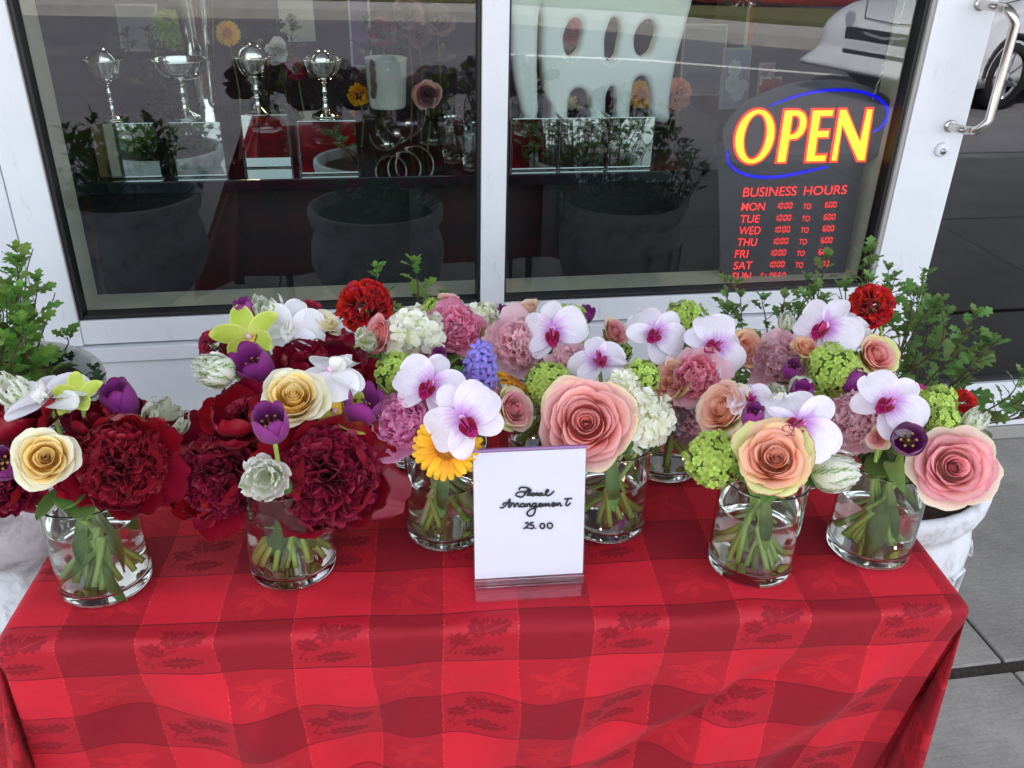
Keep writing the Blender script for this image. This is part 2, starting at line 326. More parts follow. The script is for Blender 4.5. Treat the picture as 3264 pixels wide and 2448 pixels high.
M['board'].node_tree.nodes['Principled BSDF'].inputs['Base Color'].default_value = (0.05, 0.044, 0.056, 1)
M['bulb'] = emit('warm lamp bulb', (1.0, .62, .25, 1), 30.0)
LAMP_W = 2.6
M['bright'] = simple('chain metal', (0.5, 0.48, 0.44, 1), 0.35, 1.0)
def concrete(name, a, b, s=3.0, streak=True):
    t = NT(name); n1 = t.noise(s, 6, rough=0.65); n2 = t.noise(120, 3); n3 = t.noise(1.0, 3, stretch=(14, 160, 1))
    f = t.math('ADD', t.math('MULTIPLY', n1, 0.5), t.math('ADD', t.math('MULTIPLY', n2, 0.25), t.math('MULTIPLY', n3, 0.25)))
    t.l(t.ramp(f, [(0.36, a), (0.66, b)]), t.p.inputs['Base Color']); t.set(Roughness=0.85); t.bump(n2, 0.4, 0.003); return t.m
M['pave'] = concrete('brushed concrete slab', S(122, 119, 115), S(168, 164, 157))
M['joint'] = simple('dirt filled joint', S(52, 48, 40), 0.95, noise=0.6, nscale=140, bump=1.0, bscale=200)
M['kerb'] = concrete('pale kerb concrete', S(150, 148, 142), S(190, 188, 180))
M['asphalt'] = concrete('worn asphalt', S(86, 86, 92), S(116, 114, 118), 1.2)
M['roadpaint'] = simple('white road paint', S(226, 226, 222), 0.6, noise=0.15, nscale=8)
M['grass'] = simple('dry verge grass', S(92, 96, 50), 0.9, noise=0.5, nscale=12, bump=0.8, bscale=60)
M['stucco'] = simple('white facade cladding', (0.66, 0.68, 0.70, 1), 0.6, noise=0.03, nscale=2)
M['car_white'] = simple('silver white car paint', (0.72, 0.74, 0.78, 1), 0.22); M['car_white'].node_tree.nodes['Principled BSDF'].inputs['Coat Weight'].default_value = 1.0
M['car_red'] = simple('red car paint', (0.42, 0.02, 0.015, 1), 0.25); M['car_red'].node_tree.nodes['Principled BSDF'].inputs['Coat Weight'].default_value = 1.0
M['car_glass'] = simple('dark car glass', (0.012, 0.02, 0.022, 1), 0.04)
M['tyre'] = simple('black tyre', (0.02, 0.02, 0.02, 1), 0.8)
M['rim'] = simple('alloy rim', (0.7, 0.7, 0.72, 1), 0.25, 0.9)
M['lamp'] = simple('headlight lens', (0.6, 0.62, 0.66, 1), 0.08, 0.6)
M['table'] = simple('folding table plastic', S(200, 198, 190), 0.6)
M['tablemetal'] = simple('table leg steel', (0.2, 0.2, 0.2, 1), 0.4, 0.8)

# ---------------------------------------------------------------- the setting: ground, street
g = MB().box((-30, -0.25 - 12, -0.40), (30, 0.0, -0.13)); 
def sheet_ob(name, x0, x1, y0, y1, z, mat):
    o = ob(name, mesh(name, [(x0, y0, z), (x1, y0, z), (x1, y1, z), (x0, y1, z)], [(0, 1, 2, 3)], mat, smooth=False)); tag(o, kind='structure'); return o
sheet_ob('ground', -60, 60, -80, 20, -0.16, M['asphalt'])
SW = -3.55
base = box_ob('pavement', (-9, SW, -0.2), (9, 0.30, -0.007), M['joint']); tag(base, kind='structure')
xs = [-8.9, -6.6, -4.4, -2.2, -0.40, 1.411, 3.20, 5.0, 7.0, 8.9]; ys = [SW, -2.20, -0.932, 0.0]
for i in range(len(xs) - 1):
    for j in range(len(ys) - 1):
        gy0 = 0.0 if j == 0 else (0.004 if j == 1 else 0.018); gy1 = 0.004 if j == 0 else (0.016 if j == 1 else 0.0)
        x0, x1 = xs[i] + 0.0035, xs[i + 1] - 0.0035; y0, y1 = ys[j] + gy0, ys[j + 1] - gy1
        c = Vector(((x0 + x1) / 2, (y0 + y1) / 2, -0.015)) + Vector((0, 0, random.uniform(-.0015, .0015)))
        s = MB().box((x0 - c.x, y0 - c.y, -0.015), (x1 - c.x, y1 - c.y, 0.015)).build('paving_slab', M['pave'], base, M=Matrix.Translation(c - Vector(base.location)))
        bevel(s, 0.004, 2)
kb = box_ob('kerb', (-9, SW - 0.15, -0.2), (9, SW - 0.004, -0.004), M['kerb'], bv=0.015); tag(kb, kind='structure')
# far side of the street, seen mirrored in the shop glass
def strip(name, pts, wdt, z0, z1, mat, kind='structure'):
    V = []; n = len(pts); pts = [np.array(p, float) for p in pts]
    for i, p in enumerate(pts):
        t = pts[min(i + 1, n - 1)] - pts[max(i - 1, 0)]; t /= np.linalg.norm(t); q = np.array([-t[1], t[0]]) * wdt / 2
        for s_, z in ((1, z0), (1, z1), (-1, z1), (-1, z0)): V.append((*(p + q * s_), z))
    o = ob(name, mesh(name, V, grid_faces(4, n, 0, True), mat, smooth=False)); tag(o, kind=kind); return o
strip('traffic_island_kerb', [(-16, -15.2), (-5.5, -15.0), (2.6, -14.2), (4.4, -13.0), (6.0, -11.5), (9.5, -9.0)], 1.5, -0.16, 0.0, M['kerb'])
strip('verge', [(-16, -17.4), (-5.5, -17.2), (3.4, -16.4), (7.4, -13.6), (11, -10.9)], 2.6, -0.16, 0.03, M['grass'])
strip('parking_line', [(1.6, -9.9), (3.6, -9.35), (4.95, -8.55), (9, -6.2)], 0.11, -0.158, -0.150, M['roadpaint'])
far = sheet_ob('far_road', -40, 40, -60, -19, -0.150, M['asphalt'])
# hedge and a pale building across the street, one mass each
fb = empty('building', 'pale low building across the street reflected above the pavement', 'building', (0, -34, 0))
box_ob('wall', (-30, -6, -0.2), (30, 0, 4.5), M['kerb'], fb); box_ob('roof', (-30.4, -6.4, 4.5), (30.4, 0.4, 4.9), M['asphalt'], fb)
for k in range(9): box_ob('window', (-24 + k * 6, 0.0, 0.8), (-21 + k * 6, 0.06, 3.0), M['car_glass'], fb)
for o in fb.children: o.matrix_parent_inverse = Matrix()

# ---------------------------------------------------------------- shopfront
front = empty('shopfront', 'white aluminium shopfront with a wide two pane display window', 'shopfront', (0, 0, 0))
bx = lambda name, a, b, mat, p=front, bv=0.0015: box_ob(name, a, b, mat, p, bv)
ZB, ZT = 0.570, 3.0
bx('frame', (-0.832, 0.0, 0.497), (-0.740, 0.05, ZT), M['alu'])
bx('frame', (-0.7385, 0.001, 0.500), (1.452, 0.049, 0.566), M['alu'])
bx('mullion', (0.297, -0.004, 0.5675), (0.362, 0.05, ZT), M['alu'])
bx('gasket', (-0.7385, 0.006, 0.5675), (-0.727, 0.049, ZT), M['gasket'])
bx('gasket', (-0.7255, 0.006, 0.5675), (0.2955, 0.049, 0.5775), M['gasket'])
bx('gasket', (0.288, 0.006, 0.579), (0.2955, 0.049, ZT), M['gasket'])
bx('gasket', (0.3635, 0.006, 0.579), (0.368, 0.049, ZT), M['gasket'])
bx('gasket', (0.3635, 0.006, 0.5675), (1.438, 0.049, 0.5775), M['gasket'])
bx('gasket', (1.430, 0.006, 0.579), (1.4405, 0.049, ZT), M['gasket'])
bx('frame_edge', (-0.7395, -0.002, 0.5675), (-0.7375, 0.005, ZT), M['alu_edge'], bv=0)
bx('frame_edge', (1.441, -0.003, 0.568), (1.4525, 0.049, ZT), M['alu_edge'], bv=0)
for x0, x1 in ((-0.727, 0.288), (0.368, 1.430)):
    ob('window_pane', mesh('window_pane', [(x0, 0.03, 0.5775), (x1, 0.03, 0.5775), (x1, 0.03, ZT), (x0, 0.03, ZT)], [(0, 1, 2, 3)], M['pane'], smooth=False), front)
bx('sill', (-0.99, -0.012, 0.452), (1.452, 0.03, 0.492), M['alu'])
bx('cladding_panel', (-3.0, -0.002, 0.455), (-0.834, 0.05, ZT), M['alu_panel'])
bx('cladding_panel', (-0.99, 0.0, 0.02), (1.452, 0.03, 0.446), M['alu_panel'])
bx('cladding_panel', (-3.0, -0.002, 0.02), (-0.993, 0.04, 0.449), M['alu_panel'])
bx('window_reveal', (-0.738, 0.0505, 0.50), (-0.7265, 0.155, ZT), M['reveal'])
bx('window_reveal', (1.440, 0.0505, 0.50), (1.452, 0.155, ZT), M['reveal'])
bx('window_reveal', (-0.726, 0.0505, 0.56), (1.4395, 0.155, 0.577), M['reveal'])
bx('fascia_wall', (-3.0, 0.0, ZT + 0.004), (9.0, 0.25, 5.2), M['stucco'])
bx('shading_canopy', (-9, -1.75, 3.02), (9, -0.003, 3.18), M['stucco'])  # unseen overhang, added to darken the wall side of the pavement
bx('roof', (-9, 0.0, 5.204), (9, 7.0, 5.4), M['stucco'])
bx('side_wall', (-9.0, 0.0, 0.0), (-3.004, 0.25, 5.2), M['stucco'])
bx('side_wall', (2.92, 0.0, 0.0), (9.0, 0.25, ZT), M['stucco'])
# door
door = empty('shop_door', 'white glazed shop door with a brushed steel pull handle', 'door', (1.455, 0, 0))
def bd(name, a, b, mat, bv=0.0015):
    a = np.array(a) - (1.455, 0, 0); b = np.array(b) - (1.455, 0, 0); return box_ob(name, a, b, mat, door, bv)
bd('stile', (1.455, -0.004, 0.052), (1.622, 0.05, ZT), M['alu'])
bd('rail', (1.6235, -0.003, 0.052), (2.80, 0.05, 0.216), M['alu'])
bd('stile', (2.80, -0.004, 0.052), (2.92, 0.05, ZT), M['alu'])
bd('gasket', (1.6235, 0.008, 0.2175), (1.630, 0.045, ZT), M['gasket']); bd('gasket', (1.632, 0.008, 0.2175), (2.798, 0.045, 0.226), M['gasket'])
bd('threshold', (1.456, -0.01, 0.003), (2.92, 0.05, 0.049), M['alu_edge'])
ob('door_pane', mesh('door_pane', [(0.175, 0.03, 0.226), (1.343, 0.03, 0.226), (1.343, 0.03, ZT), (0.175, 0.03, ZT)], [(0, 1, 2, 3)], M['pane_door'], smooth=False), door)
def smooth_path(P, n=8):
    P = [np.array(p, float) for p in P]; out = []
    for i in range(len(P) - 1):
        p0 = P[max(i - 1, 0)]; p1 = P[i]; p2 = P[i + 1]; p3 = P[min(i + 2, len(P) - 1)]
        for k in range(n):
            t = k / n; out.append(0.5 * ((2 * p1) + (-p0 + p2) * t + (2 * p0 - 5 * p1 + 4 * p2 - p3) * t * t + (-p0 + 3 * p1 - 3 * p2 + p3) * t ** 3))
    out.append(P[-1]); return out
hx, z0, z1, yo = 0.118, 1.030, 1.334, -0.105
hp = [(hx, -0.004, z0), (hx, -0.03, z0), (hx + .006, -0.06, z0 + .001)]
for k in range(9): a = R_(90 * k / 8); hp.append((hx + .02 + 0.03 * (1 - math.cos(a)) * 0.6, yo + 0.035 * (1 - math.sin(a)), z0 + 0.002 + 0.035 * (1 - math.cos(a))))
zz = z1 - z0
full = hp + [(p[0], p[1], 2 * (z0 + zz / 2) - p[2]) for p in hp[::-1]]
MB().tube(full, 0.0115, 20).build('pull_handle', M['steel'], door, True)
for zc in (z0, z1): MB().lathe([(0.0, 0), (0.0165, 0), (0.0165, 0.004), (0.013, 0.007), (0.0, 0.007)], 24).build('handle_collar', M['steel'], door, True, M=Matrix.Translation((hx, -0.004, zc)) @ Matrix.Rotation(R_(90), 4, 'X'))
lk = MB().lathe([(0.0, 0), (0.0195, 0), (0.0185, 0.009), (0.0155, 0.012), (0.0, 0.012)], 28).build('lock', M['alu'], door, True, M=Matrix.Translation((0.110, -0.004, 0.967)) @ Matrix.Rotation(R_(90), 4, 'X'))
kc = MB().lathe([(0.0, 0.0125), (0.0085, 0.0125), (0.008, 0.015), (0.0, 0.015)], 20).build('key_cylinder', M['pewter'], lk, True, M=Matrix.Translation((0, -0.003, 0)))
MB().box((-0.0008, -0.007, 0.0153), (0.0008, 0.001, 0.0158)).build('keyhole', M['ink'], lk)

# interior room
def st(name, a, b, mat): o = box_ob(name, a, b, mat); tag(o, kind='structure'); return o
st('interior_floor', (-3, 0.26, -0.05), (6, 5.0, 0.0), M['inner_floor'])
st('interior_wall', (-3.1, 5.0, 0.0), (6, 5.1, 3.2), M['inner_wall'])
st('interior_wall', (-3.1, 0.26, 0.0), (-3.0, 4.996, 3.2), M['inner_wall'])
st('interior_wall', (6.0, 0.26, 0.0), (6.1, 5.1, 3.2), M['inner_wall'])
st('interior_ceiling', (-3, 0.26, 3.2), (6, 5.0, 3.3), M['inner_wall'])
for i_, (lx, ly) in enumerate(((-.5, 1.3), (.5, 1.5), (1.2, 1.2), (-.9, 2.8), (.9, 3.0), (2.4, 2.0))):
    lp = empty('ceiling_lamp', ('left front', 'middle front', 'right front', 'left rear', 'right rear', 'door side')[i_] + ' warm ceiling spot inside the shop', 'lamp', (lx, ly, 2.6), 'warm ceiling spots inside the shop')
    MB().lathe([(.001, .10), (.035, .10), (.045, .0), (.040, .0), (.034, .02)], 20).build('lamp_housing', M['alu'], lp, True)
    MB().lathe([(.001, .012), (.034, .012)], 20).build('bulb', M['bulb'], lp)
    MB().tube([(0, 0, .10), (0, 0, .60)], .006, 6).build('lamp_rod', M['alu'], lp)
    ld = bpy.data.lights.new('spot', 'SPOT'); ld.energy = LAMP_W; ld.color = (1.0, .78, .52); ld.spot_size = R_(120); ld.spot_blend = .6; ld.shadow_soft_size = .035
    lo = bpy.data.objects.new('lamp_light', ld); C.objects.link(lo); lo.parent = lp; lo.location = (0, 0, -.003)
st('interior_partition', (1.50, 0.26, 0.0), (1.56, 1.6, 3.19), M['inner_wall'])

# ---------------------------------------------------------------- the street's cars
def car(paint, name, label, loc, rot):
    root = empty(name, label, 'car'); root.matrix_basis = Matrix.Translation(Vector(loc)) @ Matrix.Rotation(rot, 4, 'Z')
    # side profile (x forward), lofted across the width with a narrowing roof
    prof = [(-2.15, .30), (-2.18, .62), (-2.05, .92), (-1.55, .98), (-0.95, 1.40), (0.25, 1.46), (1.05, 1.02), (1.75, .88), (2.12, .70), (2.20, .45), (2.12, .24), (-2.05, .24)]
    V = []; ys_ = [-0.88, -0.84, -0.70, 0.70, 0.84, 0.88]; inset = [0.10, 0.02, 0.0, 0.0, 0.02, 0.10]
    sp = smooth_path([(p[0], 0, p[1]) for p in prof] + [(prof[0][0], 0, prof[0][1])], 5)[:-1]
    for y_, ins in zip(ys_, inset):
        for p in sp:
            f = max(0, (p[2] - 0.95) / 0.5); V.append((p[0] * (1 - ins * 0.25), y_ * (1 - 0.26 * f), 0.24 + (p[2] - 0.24) * (1 - ins * 0.35)))
    n = len(sp); F = grid_faces(n, 6, 0, True) + [tuple(range(n))[::-1], tuple(range(5 * n, 6 * n))]
    ob('body', mesh('body', V, F, paint), root)
    def quad(nm, pts, mat, t=0.012): ob(nm, mesh(nm, pts, [(0, 1, 2, 3)], mat, smooth=False), root)
    quad('windscreen', [(0.99, -.66, 1.07), (0.99, .66, 1.07), (0.30, .56, 1.462), (0.30, -.56, 1.462)], M['car_glass'])
    for s in (-1, 1):
        quad('side_window', [(0.80, s * .835, 1.02), (-0.05, s * .85, 1.02), (-0.05, s * .70, 1.42), (0.22, s * .70, 1.42)], M['car_glass'])
        quad('side_window', [(-0.12, s * .85, 1.02), (-1.05, s * .84, 1.02), (-0.92, s * .72, 1.36), (-0.12, s * .70, 1.42)], M['car_glass'])
        hl = MB().lathe([(0, .05), (.06, .045), (.11, .02), (.12, 0)], 16).build('headlight', M['lamp'], root, True, M=Matrix.Translation((2.02, s * .66, .70)) @ Matrix.Rotation(s * R_(32), 4, 'Z') @ Matrix.Rotation(R_(66), 4, 'Y') @ Matrix.Scale(2.0, 4, (0, 1, 0)))
        MB().lathe([(0, .1), (.05, .09), (.09, .03), (.08, -.03), (0, -.06)], 14).build('wing_mirror', paint, root, True, M=Matrix.Translation((0.72, s * .97, 1.04)))
        for x_ in (-1.32, 1.36):
            wh = MB().lathe([(0.24, -.10), (.31, -.10), (.325, -.06), (.325, .06), (.31, .10), (.24, .10)], 28).build('wheel', M['tyre'], root, True, M=Matrix.Translation((x_, s * .80, .325)) @ Matrix.Rotation(R_(90), 4, 'X'))
            rm = MB(); rm.lathe([(0.0, .07), (.05, .075), (.06, .05)], 14)
            rm.lathe([(.20, .06), (.245, .09), (.25, .03)], 28)
            for k in range(7):
                a = k * 2 * math.pi / 7; c_, s_ = math.cos(a), math.sin(a); rm.tube([(0.04 * c_, .04 * s_, .06), (.22 * c_, .22 * s_, .065)], [.028, .02], 6)
            r_ = rm.build('rim', M['rim'], wh, True, M=Matrix.Scale(-s, 4, (0, 0, 1)))
    MB().box((2.08, -.50, .56), (2.195, .50, .67)).build('grille', M['void'], root); MB().box((2.08, -.46, .36), (2.235, .46, .46)).build('bumper_intake', M['void'], root)
    MB().tube([(2.11, -.50, .685), (2.20, -.2, .63), (2.215, 0, .61), (2.20, .2, .63), (2.11, .50, .685)], .016, 8).build('chrome_bar', M['rim'], root, True)
    for s in (-1, 1): MB().lathe([(0.001, .03), (.05, .025), (.062, 0)], 14).build('fog_lamp', M['void'], root, True, M=Matrix.Translation((2.17, s * .68, .40)) @ Matrix.Rotation(R_(80), 4, 'Y'))
    MB().tube([(1.02, -.70, 1.035), (1.78, -.64, .905), (2.06, -.40, .765), (2.10, 0, .745), (2.06, .40, .765), (1.78, .64, .905), (1.02, .70, 1.035)], .006, 5).build('bonnet_seam', M['void'], root)
    for s in (-1, 1):
        MB().tube([(-.08, s * .865, .45), (-.08, s * .885, .95)], .005, 5).build('door_seam', M['void'], root); MB().tube([(.88, s * .865, .40), (.90, s * .88, .98)], .005, 5).build('door_seam', M['void'], root)
        for x_ in (-1.32, 1.36): MB().tube([(x_ + .37 * math.cos(a), s * .868, .33 + .37 * math.sin(a)) for a in np.linspace(0, math.pi, 15)], .035, 6).build('wheel_arch', M['void'], root, True)
    return root
car(M['car_white'], 'parked_car', 'silver white car parked nose to the shop, seen mirrored in the glass', (7.35, -7.3, -0.16), R_(160))
car(M['car_red'], 'parked_car', 'red car side on at the far kerb, seen mirrored at the top of the glass', (8.6, -15.2, -0.16), R_(190))

# ---------------------------------------------------------------- table and cloth
TZ = 0.75; ANG = R_(-4.844); TO = np.array([-0.4516, -1.3627]); TE = np.array([math.cos(ANG), math.sin(ANG)]); TN = np.array([-TE[1], TE[0]])
TW, TD = 1.184, 0.50
tbl = empty('folding_table', 'folding table hidden under the red checked cloth', 'table', M=Matrix.Translation((TO[0], TO[1], 0)) @ Matrix.Rotation(ANG, 4, 'Z'))
bevel(box_ob('tabletop', (0.014, 0.014, TZ - 0.032), (TW - 0.014, TD - 0.014, TZ - 0.004), M['table'], tbl), 0.008)
for x_ in (0.12, TW - 0.12):
    for y_ in (0.10, TD - 0.10):
        MB().tube([(x_, y_, 0.0), (x_, y_, TZ - 0.033)], 0.014, 12).build('leg', M['tablemetal'], tbl, True)
def cloth_mat():
    t = NT('red damask check'); uv = t.n('ShaderNodeUVMap'); sp = t.n('ShaderNodeSeparateXYZ'); t.l(uv.outputs[0], sp.inputs[0])
    wob = t.noise(3.0, 2, vec=uv.outputs[0]); wob2 = t.noise(3.0, 2, vec=uv.outputs[0], stretch=(1, 1.01, 1))
    u = t.math('DIVIDE', t.math('SUBTRACT', sp.outputs[0], 0.062), 0.0918); v = t.math('DIVIDE', t.math('SUBTRACT', sp.outputs[1], 0.019), 0.0862)
    u = t.math('ADD', u, t.math('MULTIPLY', t.math('SUBTRACT', wob, 0.5), 0.14)); v = t.math('ADD', v, t.math('MULTIPLY', t.math('SUBTRACT', wob2, 0.5), 0.10))
    fu, fv = t.math('FLOOR', u), t.math('FLOOR', v)
    pu, pv = t.math('MODULO', t.math('ADD', fu, 100.0), 2.0), t.math('MODULO', t.math('ADD', fv, 101.0), 2.0)     # pu 1: holly column; pv 0: holly row
    x = t.math('SUBTRACT', t.math('MULTIPLY', t.math('FRACT', u), 2.0), 1.0); y = t.math('SUBTRACT', t.math('MULTIPLY', t.math('FRACT', v), 2.0), 1.0)
    fine = t.noise(260, 2, vec=uv.outputs[0]); xr = t.math('ADD', x, t.math('MULTIPLY', t.math('SUBTRACT', fine, 0.5), 0.16)); yr = t.math('ADD', y, t.math('MULTIPLY', t.math('SUBTRACT', fine, 0.5), 0.10))
    def leaf(cx, cy_, ang, a, b, ser=0.2):
        dx, dy = t.math('SUBTRACT', xr, cx), t.math('SUBTRACT', yr, cy_); c, s = math.cos(R_(ang)), math.sin(R_(ang))
        X = t.math('ADD', t.math('MULTIPLY', dx, c), t.math('MULTIPLY', dy, s)); Y = t.math('SUBTRACT', t.math('MULTIPLY', dy, c), t.math('MULTIPLY', dx, s))
        e = t.math('ADD', t.math('POWER', t.math('ABSOLUTE', t.math('DIVIDE', X, a)), 1.6), t.math('ABSOLUTE', t.math('DIVIDE', Y, b)))
        if ser: e = t.math('ADD', e, t.math('MULTIPLY', t.math('SINE', t.math('MULTIPLY', X, 34.0)), ser))
        rib = t.math('LESS_THAN', t.math('ABSOLUTE', Y), 0.018)
        return t.math('SUBTRACT', t.math('LESS_THAN', e, 1.0), t.math('MULTIPLY', rib, 0.7), clamp=True)
    def union(L):
        r = L[0]
        for q in L[1:]: r = t.math('MAXIMUM', r, q)
        return r
    holly = union([leaf(.44, .42, 24, .46, .25), leaf(-.12, .40, 108, .40, .26), leaf(-.58, .02, 150, .36, .26), leaf(.08, -.52, 4, .62, .24), leaf(.12, .62, 70, .16, .08, 0), leaf(-.8, -.5, 0, .07, .09, 0), leaf(-.66, -.62, 0, .07, .09, 0), leaf(-.72, -.35, 0, .06, .08, 0), leaf(-.2, -.1, 40, .5, .035, 0)])
    poin = union([leaf(.25, .38, 18, .5, .15, .12), leaf(-.45, .15, -18, .42, .13, .12), leaf(.42, -.3, -35, .5, .14, .12), leaf(-.3, -.3, 35, .42, .15, .12), leaf(-.02, -.5, 75, .3, .13, .1), leaf(.1, .05, 60, .3, .16, .1)])
    bright = S(204, 28, 48); mid = S(176, 22, 40); dark = S(144, 14, 32); mid2 = S(175, 22, 39)
    rowA = t.mix(pu, dark, t.mix(t.math('MULTIPLY', holly, 0.72), mid, S(118, 8, 24)))
    rowB = t.mix(pu, t.mix(t.math('MULTIPLY', poin, 0.6), mid2, S(200, 34, 46)), bright)
    c = t.mix(pv, rowA, rowB)
    # woven seams
    ax, ay = t.math('ABSOLUTE', x), t.math('ABSOLUTE', y)
    se = t.math('GREATER_THAN', ay, 0.972); c = t.mix(t.math('MULTIPLY', se, 0.75), c, S(110, 8, 22))
    dots = t.math('GREATER_THAN', t.noise(420, 1, vec=uv.outputs[0]), 0.56)
    sv = t.math('MULTIPLY', t.math('GREATER_THAN', ax, 0.975), dots); c = t.mix(t.math('MULTIPLY', sv, 0.7), c, S(236, 70, 66))
    tone = t.noise(5, 4, vec=uv.outputs[0]); weave = t.noise(900, 2, vec=uv.outputs[0])
    h = t.n('ShaderNodeHueSaturation'); t.l(c, h.inputs['Color'])
    t.l(t.math('ADD', t.math('ADD', 0.82, t.math('MULTIPLY', tone, 0.18)), t.math('MULTIPLY', weave, 0.18)), h.inputs['Value'])
    t.l(h.outputs[0], t.p.inputs['Base Color'])
    # satin cells shine a little more
    satin = t.math('MULTIPLY', pu, t.math('SUBTRACT', 1.0, pv)); t.l(t.math('SUBTRACT', 0.72, t.math('MULTIPLY', t.math('MULTIPLY', satin, t.math('SUBTRACT', 1.0, holly)), 0.22)), t.p.inputs['Roughness'])
    t.p.inputs['Sheen Weight'].default_value = 0.10; t.p.inputs['Sheen Roughness'].default_value = 0.4; t.p.inputs['Sheen Tint'].default_value = (1, 0.4, 0.45, 1); t.p.inputs['Specular IOR Level'].default_value = 0.3
    hh = t.math('ADD', weave, t.math('ADD', t.math('MULTIPLY', se, -1.2), t.math('MULTIPLY', holly, t.math('MULTIPLY', satin, -0.5))))
    wr = t.noise(16, 4, vec=uv.outputs[0], rough=0.6); cr = t.n('ShaderNodeMath', operation='COMPARE'); t.l(sp.outputs[0], cr.inputs[0]); cr.inputs[1].default_value = 0.592; cr.inputs[2].default_value = 0.0016
    b1 = t.n('ShaderNodeBump'); b1.inputs['Strength'].default_value = 0.55; b1.inputs['Distance'].default_value = 0.006; t.l(t.math('SUBTRACT', wr, t.math('MULTIPLY', cr.outputs[0], 0.10)), b1.inputs['Height'])
    b2 = t.bump(hh, 0.5, 0.0008); b2.node.inputs['Normal'].default_value = (0, 0, 0); t.l(b1.outputs[0], b2.node.inputs['Normal']); return t.m
def cloth():
    S_ = 0.47; step = 0.0075
    us = np.arange(-S_, TW + S_ + 1e-6, step); vs_ = np.arange(-S_, TD + S_ + 1e-6, step)
    U, Vv = np.meshgrid(us, vs_); n = len(us); m = len(vs_)
    rf = 0.010
    ear = np.array([(0, 0.0, 0.0), (.18, -.10, .05), (.34, -.02, .16), (.5, .24, .20), (.66, .28, .34), (.82, .05, .20), (1, .0, .0)])
    P = np.zeros((m, n, 3))
    for j in range(m):
        for i in range(n):
            u, v = U[j, i], Vv[j, i]; cu = min(max(u, 0), TW); cv = min(max(v, 0), TD); du, dv = u - cu, v - cv; s = math.hypot(du, dv)
            if s < 1e-9:
                z = 0.0010 * math.sin(u * 23 + v * 9) + 0.0014 * math.sin(v * 37 + 5 * math.sin(u * 7)) + 0.0035 * math.exp(-((u - .93 - .3 * (v - .1)) / .028) ** 2) * max(0, 1 - v / .2) + .002 * math.exp(-((v - .02 * math.sin(8 * u) - .05) / .02) ** 2)
                x_, y_ = u, v
            else:
                arc = rf * math.pi / 2
                if s < arc: a = s / rf; out = rf * math.sin(a) - rf; dz = rf * (1 - math.cos(a))
                else: out = 0.0; dz = rf + (s - arc)
                out += rf
                k = max(0.0, s - 0.02); kk = min(1, k / 0.12)
                if abs(du) > 1e-9 and abs(dv) > 1e-9:
                    phi = math.atan2(abs(du), abs(dv)) / (math.pi / 2)          # 0 front/back .. 1 side
                    ex = np.interp(phi, ear[:, 0], ear[:, 1]); ny = np.interp(phi, ear[:, 0], ear[:, 2])
                    sx = 1 if du > 0 else -1; ex = ex if (sx > 0 or ex > 0) else ex * .1; sy = 1 if dv < 0 else -1
                    w0 = math.cos(phi * math.pi / 2) ** 2
                    x_ = cu + sx * (k * (ex + (.14 if sx < 0 else 0)) + out * (1 - w0)); y_ = cv + sy * (k * ny) - sy * out * w0 + sy * 0.19 * k * w0
                    z = -dz * (1 - 0.10 * math.sin(math.pi * phi))
                else:
                    if abs(dv) > 1e-9:
                        p = u; sd = -1 if dv < 0 else 1
                        lean = -0.19 * k
                        wv = .8 * (0.013 * math.sin(2 * math.pi * (p / 0.37 + k / .55 + .12)) + 0.008 * math.sin(2 * math.pi * (p / 0.21 - k / .8 + .3)) + 0.005 * math.sin(2 * math.pi * (p / .11 + k / .25)))
                        g1 = p - .98 + 0.9 * (k - 0.02); wv += 0.014 * math.exp(-(g1 / .035) ** 2) - 0.012 * math.exp(-((g1 - .075) / .04) ** 2)
                        g2 = p - .20 - 0.6 * (k - .05); wv += 0.016 * math.exp(-(g2 / .04) ** 2) * kk
                        ends = min(1, p / .1, (TW - p) / .1) if k > 0 else 0
                        out += lean + wv * kk * (0.35 + 0.65 * ends) * min(1, k / .2 + .35)
                        x_ = u + 0.006 * kk * math.sin(p * 30 + k * 9); y_ = cv + sd * out
                        x_ += -0.10 * k * max(0, (p - .75) / .45) ** 2 - 0.14 * k * max(0, (.30 - p) / .3) ** 2
                        z = -dz + 0.004 * kk * math.sin(p * 17 + 1)
                    else:
                        p = v; sd = -1 if du < 0 else 1
                        out += 0.05 * k + 0.02 * kk * math.sin(2 * math.pi * (p / .2))
                        x_ = cu + sd * out; y_ = v; z = -dz
            P[j, i] = (x_, y_, z)
    W_ = np.zeros((m * n, 3)); PP = P.reshape(-1, 3)
    W_[:, 0] = PP[:, 0]; W_[:, 1] = PP[:, 1]; W_[:, 2] = TZ + PP[:, 2]
    me = mesh('tablecloth', W_, grid_faces(n, m), cloth_mat(), np.stack([U.ravel(), Vv.ravel()], 1))
    o = ob('tablecloth', me, M=Matrix.Translation((TO[0], TO[1], 0)) @ Matrix.Rotation(ANG, 4, 'Z'))
    md = o.modifiers.new('smooth', 'SMOOTH'); md.iterations = 4; md.factor = 0.5
    tag(o, 'red checked damask tablecloth woven with dark holly sprigs', 'tablecloth')
cloth()
def on_table(px, py):                                     # table-top point under a point of the photograph
    d = ray(px * K, py * K); return CAMP + d * ((TZ - CAMP[2]) / d[2])

